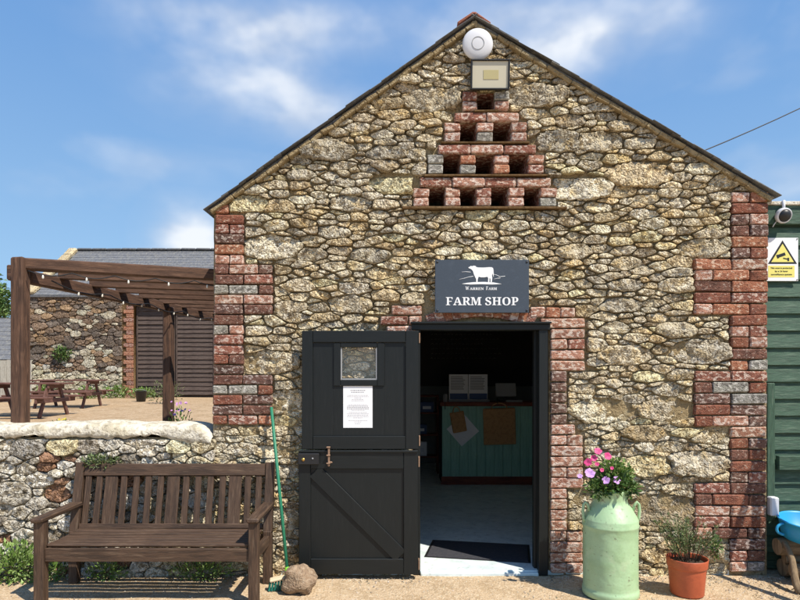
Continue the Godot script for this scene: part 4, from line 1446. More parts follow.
func build_small_things() -> void:
	# broom leaning on the wall
	var hb := Vector3(-0.845, 0.13, 0.30)
	var ht := Vector3(-1.02, 1.345, 0.045)
	var b := thing("broom", "green handled broom with teal bristles leaning on the stone wall by the door", "broom", Vector3(-0.87, 0, 0.31))
	var o := b.position
	var st := begin(true)
	tube(st, [hb - o, hb.lerp(ht, 0.5) - o, ht - o], [0.0125, 0.0125, 0.012], 12)
	obj("handle", st, M.broom_green, b)
	st = begin(true)
	var dn := (hb - ht).normalized()
	tube(st, [hb - o - dn * 0.03, hb - o + dn * 0.02, hb - o + dn * 0.055], [0.016, 0.021, 0.024], 12)
	obj("socket", st, M.lime_plastic, b)
	var hx := T(Vector3(-0.015, 0.088, 0.02), 0.12, 0.2, 0.16)
	st = begin()
	cbox(st, hx, Vector3(0.17, 0.020, 0.055), 0.006)
	obj("head", st, M.broom_block, b)
	st = begin(true)
	for i in 9:
		for j in 3:
			for k in 14:
				var p := hx * (Vector3((i - 4) * 0.021, -0.015, (j - 1) * 0.019) + Vector3(R.randf_range(-0.006, 0.006), 0, R.randf_range(-0.006, 0.006)))
				var e := hx * Vector3((i - 4) * 0.0225 - 0.015 + R.randf_range(-0.009, 0.009), -0.095, (j - 1) * 0.03 + R.randf_range(-0.006, 0.006))
				e.y = maxf(e.y, 0.003)
				tube(st, [p, e], [0.0032, 0.0024], 4, false)
	obj("bristles", st, M.bristle, b)
	# door stop boulder
	var r := thing("door_stop_boulder", "rounded brown boulder holding the black stable door open", "boulder", Vector3(-0.745, 0, 0.36))
	st = begin(true)
	var rings := []
	for i in 15:
		var v := PI * i / 14.0
		var ring := []
		for k in 26:
			var t := TAU * k / 26.0
			var d := Vector3(sin(v) * cos(t), cos(v), sin(v) * sin(t))
			var rr := 1.0 + 0.42 * N.get_noise_3d(d.x * 95.0, d.y * 95.0 + 40.0, d.z * 95.0) + 0.08 * N.get_noise_3d(d.x * 420.0, d.y * 420.0, d.z * 420.0)
			var p := d * rr * Vector3(0.126, 0.105, 0.11) + Vector3(0, 0.085, 0)
			p.y = maxf(p.y, -0.004)
			ring.append(p)
		rings.append(ring)
	for i in 14:
		for k in 26:
			q4(st, rings[i][k], rings[i][(k + 1) % 26], rings[i + 1][(k + 1) % 26], rings[i + 1][k], Vector3(0, 0.06, 0))
	obj("rock", st, M.boulder, r)
	# plants at the foot of the walls
	weed(Vector3(-3.0, 0, 0.14), "large leafy green weed clump at the foot of the low wall beside the bench", Vector3(0.24, 0.17, 0.10), 620, 0.045, 0.022, LIMES)
	weed(Vector3(-2.72, 0, 0.13), "low spreading weed between the leafy clump and the bench leg", Vector3(0.14, 0.09, 0.08), 240, 0.035, 0.018, LIMES)
	weed(Vector3(-2.30, 0, 0.10), "straggling weed under the bench close to its far leg", Vector3(0.16, 0.08, 0.06), 220, 0.034, 0.016, LIMES)
	weed(Vector3(-1.55, 0, 0.09), "weed patch growing under the middle of the bench", Vector3(0.26, 0.08, 0.06), 330, 0.034, 0.016, LIMES)
	weed(Vector3(-2.36, 0.865, 0.065), "small green plant growing out of the low wall above the bench rail", Vector3(0.15, 0.06, 0.05), 260, 0.03, 0.016, [Color(0.12, 0.17, 0.06), Color(0.16, 0.19, 0.09), Color(0.09, 0.13, 0.04)])
	weed(Vector3(2.28, 0, 0.10), "tiny bright green seedling at the wall foot behind the orange pot", Vector3(0.05, 0.04, 0.03), 60, 0.03, 0.018, LIMES)
	weed(Vector3(2.50, 0.17, 0.045), "small green creeper on the brick quoin behind the orange pot", Vector3(0.05, 0.10, 0.03), 130, 0.028, 0.016, GREENS)

# ---------------------------------------------------------------- low wall
func build_low_wall() -> void:
	var x0 := -5.2
	var w := thing("low_stone_wall", "low grey rubble stone wall with a thick white rendered cap behind the bench", "wall", Vector3.ZERO)
	var zone := Rect2(x0, -0.05, XL - x0 - 0.002, 1.15)
	var st := begin(true)
	sheet(st, zone, [], [], -0.004, 0.014, 0.06, 1.0)
	obj("mortar_bed", st, M.mortar, w)
	box_part("core", w, M.mortar, x0, -0.05, -0.36, XL - 0.003, 1.1, -0.03, 0.003)
	var big := []
	for s in [[29, 449, 35, 22], [64, 446, 30, 28], [91, 447, 22, 24], [47, 466, 22, 9], [26, 469, 22, 11], [14, 493, 36, 36], [59, 493, 32, 22], [39, 502, 14, 22], [142, 440, 38, 17], [110, 444, 20, 22], [5, 446, 12, 14], [180, 446, 34, 14], [75, 472, 18, 12], [15, 525, 24, 14], [40, 525, 20, 16], [-20, 460, 34, 28], [-24, 510, 36, 24], [200, 462, 24, 12], [150, 462, 30, 10], [120, 500, 34, 24], [165, 505, 36, 26], [200, 500, 30, 20]]:
		big.append([fx(s[0]), fy(s[1]), (s[2] * 0.5 + s[3] * 0.5 * 1.5) * 0.5 * 0.95 / 125.0])
	var out := cells(big, zone, [[Vector2(0, 1), 1.09], [Vector2(1, 0), XL + 0.02]], [], [[0.095, 0.13, 300], [0.065, 0.10, 1500], [0.048, 0.065, 3500], [0.034, 0.045, 4000]], 1.7)
	var dark := [[fx(47), fy(466)], [fx(59), fy(493)], [fx(14), fy(540)]]
	lay_stones(w, out, [M.greystone0, M.greystone1],
		func(c: Vector2) -> Color:
			for d in dark:
				if c.distance_to(Vector2(d[0], d[1])) < 0.08: return Color(0.50, 0.30, 0.21)
			if c.distance_to(Vector2(fx(64), fy(446))) < 0.08: return Color(1.02, 0.92, 0.66)
			if c.distance_to(Vector2(fx(29), fy(449))) < 0.08: return Color(0.5, 0.49, 0.48)
			var v := R.randf_range(0.68, 1.1)
			var q := R.randf()
			if c.x > -2.0 and q < 0.6: return Color(v * 1.0, v * 0.92, v * 0.72)
			if q < 0.10: return Color(v * 0.6, v * 0.38, v * 0.28)
			if q < 0.18: return Color(v * 0.5, v * 0.46, v * 0.42)
			return Color(v, v * 0.97, v * 0.92),
		func(c: Vector2) -> float: return R.randf_range(0.002, 0.005),
		func(c: Vector2) -> float: return R.randf_range(0.018, 0.045),
		0.0, 0.024)
	# rendered cap: rounded section with an uneven lower edge, ending short of the shop
	st = begin(true)
	var rows := []
	var nx := 110
	for i in nx + 1:
		var x := lerpf(x0, XL + 0.0, i / float(nx))
		var end := clampf((XL - 0.0 - x) / 0.22, 0.0, 1.0)
		var topy := 1.212 + 0.022 * N.get_noise_2d(x * 160.0, 5.0) - (1.0 - sqrt(1.0 - (1.0 - end) * (1.0 - end))) * 0.10
		var low := 1.095 + 0.045 * N.get_noise_2d(x * 330.0, 91.0) + 0.02 * N.get_noise_2d(x * 1100.0, 31.0) - 0.03 * smoothstep(-1.9, -1.6, x)
		var row := []
		for k in 15:
			var t := k / 14.0
			var z := 0.0
			var y := 0.0
			if t < 0.3:
				z = 0.034 + 0.006 * sin(t * 8.0)
				y = lerpf(low, topy - 0.05, t / 0.3)
			else:
				var a := (t - 0.3) / 0.7 * PI
				z = lerpf(0.036, -0.37, (1.0 - cos(a)) * 0.5)
				y = topy - 0.05 + 0.052 * pow(sin(a), 0.55)
			if k == 0: z = 0.01
			if k == 14: y = 1.06
			var nn := 0.016 * N.get_noise_3d(x * 260.0, y * 420.0, z * 420.0) + 0.006 * N.get_noise_3d(x * 1400.0, y * 1400.0, z * 1400.0)
			row.append(Vector3(x, y + nn * 0.6, z + nn * (1.0 if z > -0.15 else -1.0)))
		rows.append(row)
	for i in nx:
		for k in 14:
			q4(st, rows[i][k], rows[i + 1][k], rows[i + 1][k + 1], rows[i][k + 1], Vector3(rows[i][k].x, 1.05, -0.16))
	obj("rendered_cap", st, M.render_cap, w)

# ---------------------------------------------------------------- courtyard beyond the wall
func yard(z: float) -> float: return 0.55 + 0.24 * clampf((-z - 0.35) / 16.2, 0.0, 3.0)

func build_pergola() -> void:
	var p := thing("pergola", "rough brown timber pergola joined to the side of the stone shop", "pergola", Vector3(-3.05, 0.5, -0.3))
	var o := p.position
	box_part("post", p, M.pergola_y, -3.25 - o.x, 0.0, -0.31 - o.z, -3.14 - o.x, 2.085, -0.19 - o.z, 0.012, 0.004)
	box_part("post", p, M.pergola_y, -2.95 - o.x, 0.05, -2.78 - o.z, -2.845 - o.x, 1.95, -2.64 - o.z, 0.012, 0.004)
	box_part("post", p, M.pergola_y, -2.72 - o.x, 0.05, -5.28 - o.z, -2.59 - o.x, 1.95, -5.14 - o.z, 0.012, 0.004)
	beam_part("front_beam", p, M.pergola_x, Vector3(-3.24, 2.535, -0.25) - o, Vector3(-1.5, 2.52, -0.80) - o, 0.10, 0.098, 0.008, 0.003)
	beam_part("beam_stub", p, M.pergola_x, Vector3(-3.36, 2.475, -0.36) - o, Vector3(-3.26, 2.472, -0.36) - o, 0.09, 0.13, 0.008, 0.003)
	beam_part("side_beam", p, M.pergola_z, Vector3(-3.20, 2.44, -0.36) - o, Vector3(-2.6, 2.46, -5.4) - o, 0.08, 0.11, 0.008, 0.003)
	beam_part("wall_plate", p, M.pergola_z, Vector3(-1.55, 2.44, -0.5) - o, Vector3(-1.55, 2.44, -5.4) - o, 0.07, 0.11, 0.008, 0.003)
	for k in 10:
		var z := -0.95 - k * 0.46
		var x := lerpf(-3.10, -2.60, (-z - 0.36) / 5.04)
		beam_part("rafter", p, M.pergola_x, Vector3(x - 0.10, 2.53, z + 0.22) - o, Vector3(-1.52, 2.535, z - 0.22) - o, 0.075, 0.10, 0.006, 0.005)
	# string of lamps under the beams
	var s := thing("string_lights", "string of small pale bulbs draped along the timber pergola beams", "string lights", Vector3(-3.1, 2.4, -0.4))
	var q := s.position
	var st := begin(true)
	var pts := []
	var rads := []
	for i in 41:
		var t := i / 40.0
		var sag := 0.05 * absf(sin(t * PI * 6.0))
		pts.append(Vector3(-3.06, 2.42, -0.42).lerp(Vector3(-2.5, 2.40, -5.2), t) - Vector3(-0.03, sag, 0) - q)
		rads.append(0.006)
	tube(st, pts, rads, 5)
	obj("flex", st, M.cable, s)
	for i in 12:
		var c: Vector3 = pts[3 + int(i * 3.1)]
		st = begin(true)
		lathe(st, [Vector2(0, -0.034), Vector2(0.008, -0.028), Vector2(0.009, -0.020), Vector2(0.008, -0.01), Vector2(0.007, 0.0), Vector2(0, 0.002)], 10, T(c))
		obj("bulb", st, M.bulb, s)
	st = begin(true)
	pts = []
	rads = []
	for i in 31:
		var t := i / 30.0
		pts.append(Vector3(-3.1, 2.47, -0.20).lerp(Vector3(-1.55, 2.45, -0.74), t) - Vector3(0, 0.035 * absf(sin(t * PI * 5.0)), 0) - q)
		rads.append(0.005)
	tube(st, pts, rads, 5)
	obj("flex", st, M.cable, s)
	for i in 5:
		var c: Vector3 = pts[2 + i * 6]
		st = begin(true)
		lathe(st, [Vector2(0, -0.034), Vector2(0.007, -0.028), Vector2(0.009, -0.02), Vector2(0.007, -0.008), Vector2(0.005, 0.0), Vector2(0, 0.002)], 10, T(c))
		obj("bulb", st, M.bulb, s)

func picnic_table(where: Vector3, turn: float, label: String) -> Node3D:
	var t := thing("picnic_table", label, "picnic table", where, turn, "picnic tables in the courtyard")
	for k in 5: box_part("tabletop_plank", t, M.table_x, -0.88, 0.72, -0.36 + k * 0.145, 0.88, 0.76, -0.225 + k * 0.145, 0.005, 0.002)
	for s in [-1.0, 1.0]:
		for k in 2: box_part("seat_plank", t, M.table_x, -0.88, 0.42, s * 0.72 - 0.14 + k * 0.145, 0.88, 0.46, s * 0.72 - 0.005 + k * 0.145, 0.005, 0.002)
	for x in [-0.6, 0.6]:
		for s in [-1.0, 1.0]: beam_part("leg", t, M.table_y, Vector3(x, 0.0, s * 0.62), Vector3(x, 0.73, s * 0.22), 0.045, 0.095, 0.004)
		beam_part("seat_bearer", t, M.table_z, Vector3(x + 0.047, 0.37, -0.85), Vector3(x + 0.047, 0.37, 0.85), 0.045, 0.095, 0.004)
		beam_part("top_bearer", t, M.table_z, Vector3(x + 0.047, 0.675, -0.34), Vector3(x + 0.047, 0.675, 0.34), 0.045, 0.085, 0.004)
	return t

func build_yard() -> void:
	# barn beyond the courtyard
	var Z := -16.6
	var k := 1.0 / 28.0
	var gy := yard(Z)
	var bx_ := func(px: float) -> float: return (px - 400.0) * k
	var by_ := func(py: float) -> float: return 1.6 + (375.0 - py) * k
	var b := thing("stone_barn", "long brown rubble stone barn with slate roof and dark slatted doors across the courtyard", "barn", Vector3(-10.0, gy, Z))
	var ox := -10.0
	var xl: float = bx_.call(29.0) - ox
	var xd: float = bx_.call(134.0) - ox
	var xr := 6.5
	var top: float = by_.call(296.0) - gy
	var w := Node3D.new()
	w.name = "front_wall"
	b.add_child(w, true)
	var door := Rect2(xd, -0.1, 5.6, by_.call(305.0) - gy + 0.1)
	var zone := Rect2(xl, -0.1, xr - xl, top + 0.1)
	var st := begin(true)
	sheet(st, zone, [], [door], -0.02, 0.02, 0.2, 1.0)
	reveal(st, door, -0.02, -0.4)
	obj("mortar_bed", st, M.mortar_brown, w)
	var qx: float = bx_.call(124.0) - ox
	var brs := [Rect2(qx - 0.05, -0.1, xd - qx + 0.05, top), door.grow(0.02)]
	var out := cells([], Rect2(xl, -0.05, 4.0, top), [[Vector2(-1, 0), -xl], [Vector2(0, 1), top], [Vector2(1, 0), qx]], brs, [[0.2, 0.3, 40], [0.14, 0.21, 500], [0.10, 0.15, 2500], [0.07, 0.10, 3500]], 1.8)
	lay_stones(w, out, [M.greystone0, M.greystone1],
		func(c: Vector2) -> Color:
			var v := R.randf_range(0.7, 1.1)
			var q := R.randf()
			if c.y < 0.9 and q < 0.7: return Color(v, v * 0.95, v * 0.8)
			if q < 0.34: return Color(v * 0.48, v * 0.36, v * 0.29)
			if q < 0.62: return Color(v * 0.33, v * 0.28, v * 0.26)
			if q < 0.74: return Color(v * 0.72, v * 0.52, v * 0.36)
			return Color(v * 1.1, v * 1.04, v * 0.92),
		func(c: Vector2) -> float: return R.randf_range(0.003, 0.012),
		func(c: Vector2) -> float: return R.randf_range(0.02, 0.06),
		0.0, 0.04)
	# brick jamb
	var y := 0.0
	var row := 0
	while y < top - 0.35:
		var xs := [qx, xd - 0.01] if row % 2 == 0 else [qx + 0.1, xd - 0.01]
		st = begin()
		st.set_color(Color.WHITE * R.randf_range(0.85, 1.15))
		bx(st, xs[0], y, -0.08, xs[1], y + 0.135, 0.03, 0.01, 0.004)
		obj("brick", st, M.brick_orange if row % 3 else M.brick_red, w)
		y += 0.15
		row += 1
	box_part("lintel", w, M.grey_x, xd - 0.15, door.end.y + 0.01, -0.05, xd + 5.8, door.end.y + 0.16, 0.06, 0.01)
	box_part("back_wall", b, M.mortar, xl, -0.1, -6.0, xr, top, -5.7, 0.01)
	box_part("side_wall", b, M.mortar, xl + 0.02, -0.1, -5.69, xl + 0.4, top, -0.06, 0.01)
	box_part("side_wall", b, M.mortar, xr - 0.4, -0.1, -5.69, xr - 0.02, top, -0.06, 0.01)
	# two slatted doors
	for d in 2:
		var x := xd + 0.04 + d * 1.42
		var dn := Node3D.new()
		dn.name = "barn_door"
		b.add_child(dn, true)
		for e in [x, x + 1.33]: box_part("stile", dn, M.barndoor_y, e, 0.06, -0.20, e + 0.055, door.end.y - 0.05, -0.12, 0.006)
		var yy := 0.1
		while yy < door.end.y - 0.18:
			st = begin()
			cbox(st, T(Vector3(x + 0.69, yy + 0.08, -0.15 + R.randf_range(-0.008, 0.008)), -0.22 + R.randf_range(-0.03, 0.03), 0, R.randf_range(-0.004, 0.004)), Vector3(1.27, 0.165, 0.022), 0.004, 0.004)
			obj("slat", st, M.barndoor_x, dn)
			yy += 0.158
	box_part("door_backing", b, M.barndoor_x, xd, 0.0, -0.32, xd + 5.5, door.end.y, -0.26, 0.01)
	# roof in slate courses
	var roof := Node3D.new()
	roof.name = "roof"
	b.add_child(roof, true)
	var rise := 2.2
	var run := 3.0
	var ang := atan2(rise, run)
	var sl := sqrt(rise * rise + run * run)
	st = begin()
	cbox(st, T(Vector3((xl + xr) * 0.5, top + rise * 0.5 - 0.02, -run * 0.5 + 0.05), ang), Vector3(xr - xl, 0.06, sl + 0.1), 0.01)
	cbox(st, T(Vector3((xl + xr) * 0.5, top + rise * 0.5 - 0.02, -run * 1.5 + 0.0), -ang), Vector3(xr - xl, 0.06, sl + 0.1), 0.01)
	obj("roof_deck", st, M.slate, roof)
	st = begin()
	for r in 17:
		var t := (r + 0.5) / 17.0
		var x := xl + 0.1 + (0.15 if r % 2 else 0.0)
		while x < xr - 0.3:
			var v := R.randf_range(1.25, 2.0)
			st.set_color(Color(v, v, v * 0.97))
			cbox(st, T(Vector3(x + 0.145, top + rise * t + 0.035 + R.randf_range(0, 0.006), 0.05 - run * t), ang - 0.05), Vector3(0.285, 0.012, 0.30), 0.002)
			x += 0.29
	var sl_o := obj("slates", st, M.slate, roof)
	sl_o.set_meta("kind", "stuff")
	for i in 22:
		st = begin()
		st.set_color(Color.WHITE * R.randf_range(0.55, 0.8))
		beam(st, Vector3(xl + 0.2 + i * 0.6, top + rise + 0.06 + R.randf_range(-0.01, 0.01), -run + 0.05), Vector3(xl + 0.79 + i * 0.6, top + rise + 0.06, -run + 0.05), 0.26, 0.09, 0.03)
		obj("ridge_tile", st, M.slate, roof)
	for i in 6:
		st = begin()
		var a := Vector3(xl + 0.05, top + rise * i / 6.0 + 0.08, 0.1 - run * i / 6.0)
		var c := Vector3(xl + 0.05, top + rise * (i + 0.96) / 6.0 + 0.08, 0.1 - run * (i + 0.96) / 6.0)
		st.set_color(Color(1.0, 0.92, 0.75) * R.randf_range(0.8, 1.1))
		beam(st, a, c, 0.36, 0.16, 0.03, 0.01)
		obj("coping_stone", st, M.stone0, roof)
	# bucket beside the barn doors
	var bk := thing("bucket", "small black bucket standing by the slatted barn doors", "bucket", Vector3(-8.2, yard(-14.2), -14.2))
	st = begin(true)
	lathe(st, [Vector2(0, 0), Vector2(0.13, 0), Vector2(0.18, 0.33), Vector2(0.19, 0.34), Vector2(0.17, 0.34), Vector2(0.12, 0.04)], 20)
	obj("pail", st, M.black_plastic, bk)
	st = begin(true)
	var hp := []
	var hr := []
	for i in 9:
		var t := PI * i / 8.0
		hp.append(Vector3(cos(t) * 0.185, 0.33 + sin(t) * 0.06, sin(t) * 0.14))
		hr.append(0.006)
	tube(st, hp, hr, 5)
	obj("handle", st, M.grey_plastic, bk)
	# tables
	picnic_table(Vector3(-9.05, yard(-11.6), -11.6), 0.10, "brown picnic table in the courtyard close to the stone barn wall")
	picnic_table(Vector3(-8.35, yard(-8.6), -8.6), 0.06, "brown picnic table in the courtyard behind the pergola post")
	# grey board fence and the outhouse behind it at the far corner
	var fe := thing("board_fence", "weathered pale grey upright board fence between the pergola post and the barn corner", "fence", Vector3(-13.0, yard(-13.9), -13.9))
	for i in 16: box_part("board", fe, M.grey_y, -1.6 + i * 0.195, 0.0, -0.012, -1.41 + i * 0.195, 1.30 + R.randf_range(-0.01, 0.02), 0.012, 0.004, 0.003)
	for yy in [0.3, 1.0]: box_part("rail", fe, M.grey_x, -1.6, yy, -0.06, 1.5, yy + 0.09, -0.0125, 0.004)
	var g := thing("grey_outhouse", "low outhouse with a grey slate roof rising behind the grey board fence", "outhouse", Vector3(-15.7, yard(-16.3), -16.3))
	box_part("wall", g, M.grey_y, -2.0, 0.0, -3.8, 2.0, 1.35, 0.0, 0.01)
	for x in [-1.98, 1.98]:
		st = begin()
		tri(st, Vector3(x, 1.34, 0), Vector3(x, 1.34, -3.8), Vector3(x, 2.95, -1.9), Vector3(0, 1.5, -1.9))
		obj("gable", st, M.grey_y, g)
	for sd in [1.0, -1.0]:
		for i in 9:
			st = begin()
			st.set_color(Color.WHITE * R.randf_range(0.9, 1.3))
			var t := (i + 0.5) / 9.0
			cbox(st, T(Vector3(0.0, 1.36 + t * 1.62, -1.9 + sd * (1.95 - t * 1.95)), sd * (atan2(1.62, 1.95) - 0.05)), Vector3(4.2, 0.03, 0.34), 0.004)
			obj("roof_course", st, M.slate, g)
	# trees behind
	tree(Vector3(-21.5, 0.7, -24.0), 6.0, 2.5, "bushy green tree standing beyond the grey outhouse", 9000)
	tree(Vector3(-25.5, 0.7, -21.0), 7.0, 3.0, "taller green tree standing further along from the grey outhouse", 9000)
	# plants in the yard
	var f := thing("yellow_flower_plant", "small plant with yellow flowers just behind the low wall cap", "plant", Vector3(-5.6, yard(-5.1), -5.1), 0.0, "courtyard flowers")
	flower_clump(f, Color(0.62, 0.50, 0.08), 0.20, 0.26, 9)
	f = thing("mauve_flower_plant", "clump with mauve pink flowers at the courtyard edge near the pergola post", "plant", Vector3(-2.62, yard(-2.9) + 0.02, -2.35), 0.0, "courtyard flowers")
	flower_clump(f, Color(0.52, 0.26, 0.52), 0.17, 0.66, 14)
	for q in [[-9.9, -16.1, 0.5, 0.25, "broad green weeds behind the picnic table at the barn wall foot"], [-10.9, -16.15, 0.4, 0.22, "small green weeds at the barn wall foot below the wall plant"], [-9.0, -16.2, 0.45, 0.2, "low green weeds at the barn wall foot beside the brick jamb"], [-12.4, -16.2, 0.3, 0.3, "narrow tuft of weeds at the barn corner by the grey outhouse"]]:
		weed(Vector3(q[0], yard(q[1]), q[1]), q[4], Vector3(q[2], q[3], 0.2), 260, 0.11, 0.06, LIMES, "weeds along the barn wall")
	weed(Vector3(-12.0, yard(-16.5) + 1.35, -16.5), "green plant growing out of the barn wall face", Vector3(0.32, 0.26, 0.12), 260, 0.10, 0.05, GREENS, "weeds along the barn wall")
	weed(Vector3(-7.0, yard(-13.2), -13.2), "tall dry weeds beside the slatted barn doors", Vector3(0.5, 0.42, 0.3), 300, 0.10, 0.03, [Color(0.16, 0.17, 0.08), Color(0.10, 0.13, 0.05)], "weeds along the barn wall")

func flower_clump(f: Node3D, col: Color, rad: float, high: float, n: int) -> void:
	var st := begin()
	foliage_ball(st, Vector3(0, high * 0.45, 0), Vector3(rad, high * 0.45, rad), 260, 0.05, 0.018, GREENS, 0.8)
	obj("foliage", st, M.leaf, f)
	for i in n:
		flower(f, Vector3(R.randf_range(-rad, rad) * 0.8, high * R.randf_range(0.8, 1.05), R.randf_range(0, rad)), (Vector3(0, 0.6, 0.8) + sphere_dir() * 0.3).normalized(), col, R.randf_range(0.4, 0.7) * rad * 0.18)

func tree(where: Vector3, high: float, rad: float, label: String, n: int) -> void:
	var t := thing("leafy_tree", label, "tree", where, 0.0, "trees beyond the courtyard")
	var st := begin(true)
	tube(st, [Vector3.ZERO, Vector3(0.1, high * 0.4, 0), Vector3(0, high * 0.8, 0.1)], [0.25, 0.16, 0.05], 9)
	for i in 7:
		var d := sphere_dir() * Vector3(1, 0.3, 1) + Vector3.UP * 0.5
		var h := high * R.randf_range(0.3, 0.6)
		tube(st, [Vector3(0.05, h, 0), Vector3(0.05, h, 0) + d * rad * 0.7], [0.09, 0.03], 6)
	obj("trunk", st, M.bark, t)
	st = begin()
	for i in 26:
		var d := sphere_dir()
		var c := Vector3(0, high * 0.62, 0) + d * Vector3(rad * 0.8, high * 0.32, rad * 0.8)
		foliage_ball(st, c, Vector3.ONE * rad * R.randf_range(0.25, 0.42), n / 26, 0.22, 0.13, GREENS, 0.1)
	obj("crown", st, M.leaf, t)

# ---------------------------------------------------------------- green shed and what stands by it
func build_shed() -> void:
	var zf := -0.10
	var q := (4.8 - zf) / 600.0
	var X0 := 2.955
	var X1 := 5.4
	var s := thing("green_shed", "dark green weatherboarded timber shed butting against the stone shop", "shed", Vector3(4.0, 0, -1.5))
	var o := s.position
	var py := 228.0
	var k := 0
	while py < 545.0:
		var y0 := 1.6 + (375.0 - (py + 17.6)) * q
		var y1 := 1.6 + (375.0 - py) * q
		var st := begin()
		cbox(st, T(Vector3((X0 + X1) * 0.5, (y0 + y1) * 0.5, zf - 0.004) - o, -0.15 + R.randf_range(-0.01, 0.01), 0, R.randf_range(-0.001, 0.001)), Vector3(X1 - X0, y1 - y0 + 0.008, 0.016), 0.002, 0.001)
		obj("weatherboard", st, M.green_x, s)
		py += 17.0
		k += 1
	box_part("shell", s, M.green_x, X0 - o.x + 0.01, 0.0, -3.0 - o.z, X1 - o.x, 2.93, -0.14 - o.z, 0.01)
	box_part("fascia", s, M.green_x, X0 - o.x - 0.005, 1.6 + (375 - 225) * q, zf - o.z - 0.03, X1 + 0.05 - o.x, 1.6 + (375 - 206.5) * q, zf + 0.03 - o.z, 0.004)
	box_part("roof_edge", s, M.render_cap, X0 - o.x - 0.005, 1.6 + (375 - 206.3) * q, -3.05 - o.z, X1 + 0.08 - o.x, 1.6 + (375 - 202.8) * q, zf + 0.05 - o.z, 0.004)
	box_part("corner_post", s, M.green_y, X0 + 0.01 - o.x, 0.42, zf + 0.012 - o.z, X0 + 0.075 - o.x, 1.6 + (375 - 383) * q, zf + 0.055 - o.z, 0.004, 0.001)
	box_part("rail", s, M.green_x, X0 + 0.10 - o.x, 1.6 + (375 - 469) * q, zf + 0.02 - o.z, X1 - 0.5 - o.x, 1.6 + (375 - 455) * q, zf + 0.065 - o.z, 0.004, 0.001)
	# camera
	var c := thing("security_camera", "white dome security camera mounted under the shed roof edge", "camera", at(783, 215.5, -0.03))
	var st := begin(true)
	var turn := Transform3D(Basis.from_euler(Vector3(PI / 2 + 0.35, 0, 0)), Vector3.ZERO)
	lathe(st, [Vector2(0, -0.045), Vector2(0.04, -0.04), Vector2(0.058, -0.015), Vector2(0.062, 0.008), Vector2(0.060, 0.022), Vector2(0.053, 0.03), Vector2(0.048, 0.026)], 32, turn)
	obj("housing", st, M.white_plastic, c)
	st = begin(true)
	lathe(st, [Vector2(0.049, 0.024), Vector2(0.042, 0.038), Vector2(0.026, 0.047), Vector2(0, 0.05)], 28, turn)
	obj("dome", st, M.black_plastic, c)
	st = begin(true)
	tube(st, [Vector3(0.012, 0.045, -0.01), Vector3(0.013, 0.125, -0.012)], [0.012, 0.012], 10)
	obj("stalk", st, M.white_plastic, c)
	st = begin(true)
	tube(st, [Vector3(-0.03, -0.03, -0.02), Vector3(-0.05, -0.06, -0.03), Vector3(-0.062, -0.085, -0.035)], [0.004, 0.004, 0.004], 6)
	obj("lead", st, M.white_plastic, c)
	# junction box
	var jb := thing("junction_box", "small white junction box fixed low on the green shed post", "junction box", at(772.4, 506, -0.02))
	box_part("body", jb, M.white_plastic, -0.030, -0.075, -0.03, 0.034, 0.075, 0.03, 0.008)
	box_part("lid", jb, M.white_plastic, -0.027, -0.07, 0.0302, 0.031, 0.07, 0.037, 0.004)
	# logs and sticks
	var logs := [[Vector3(2.97, 0.25, 0.07), Vector3(4.6, 0.235, 0.11), 0.068, "thick pale log lying topmost on the pile under the blue tub"], [Vector3(3.04, 0.07, 0.02), Vector3(4.6, 0.075, 0.05), 0.07, "dark log at the bottom of the pile along the shed foot"], [Vector3(3.0, 0.105, 0.20), Vector3(4.3, 0.06, 0.26), 0.05, "thin log lying in front of the pile at the shed foot"], [Vector3(3.02, 0.155, 0.08), Vector3(4.5, 0.15, 0.13), 0.036, "slender log wedged in the middle of the pile"]]
	for l in logs:
		var g := thing("log", l[3], "log", (l[0] + l[1]) * 0.5 * Vector3(1, 0, 1), 0.0, "logs stacked at the shed foot")
		var pts := []
		var rads := []
		for i in 9:
			var t := i / 8.0
			pts.append(l[0].lerp(l[1], t) + Vector3(0, 0.008 * sin(t * 9.0), 0.006 * cos(t * 7.0)) - g.position)
			rads.append(l[2] * (1.0 + 0.06 * sin(t * 13.0)))
		st = begin(true)
		tube(st, pts, rads, 12, false, 0.04)
		obj("bark", st, M.log_x, g)
		for e in [0, 8]:
			st = begin()
			var pe: Vector3 = pts[e]
			var dd: Vector3 = (pts[1] - pts[0]).normalized() * (-1.0 if e == 0 else 1.0)
			tube(st, [pe - dd * 0.002, pe + dd * 0.003], [rads[e] * 0.97, rads[e] * 0.95], 12)
			obj("cut_end", st, M.log_y, g)
	for l in [[Vector3(2.985, 0.30, 0.14), Vector3(2.93, 0.0, 0.42), 0.024, "bark covered branch leaning from the log pile down to the ground"], [Vector3(3.30, 0.20, 0.16), Vector3(3.05, 0.015, 0.38), 0.012, "thin twig propped against the log pile"], [Vector3(3.4, 0.24, 0.18), Vector3(3.16, 0.01, 0.46), 0.014, "crooked grey stick resting across the log pile"]]:
		var g := thing("branch", l[3], "branch", l[1] * Vector3(1, 0, 1), 0.0, "sticks by the log pile")
		st = begin(true)
		var pts := []
		var rads := []
		for i in 7:
			var t := i / 6.0
			pts.append(l[0].lerp(l[1], t) + Vector3(0.012 * sin(t * 6.0), 0, 0.01 * sin(t * 4.0)) - g.position)
			rads.append(l[2] * lerpf(0.85, 1.1, t))
		tube(st, pts, rads, 9, true, 0.06)
		obj("stick", st, M.log_y, g)
	# blue tub lying on the log
	var tb := thing("blue_tub", "bright blue plastic tub with loop handle resting on the log pile", "tub", Vector3(3.19, 0.318, 0.12))
	st = begin(true)
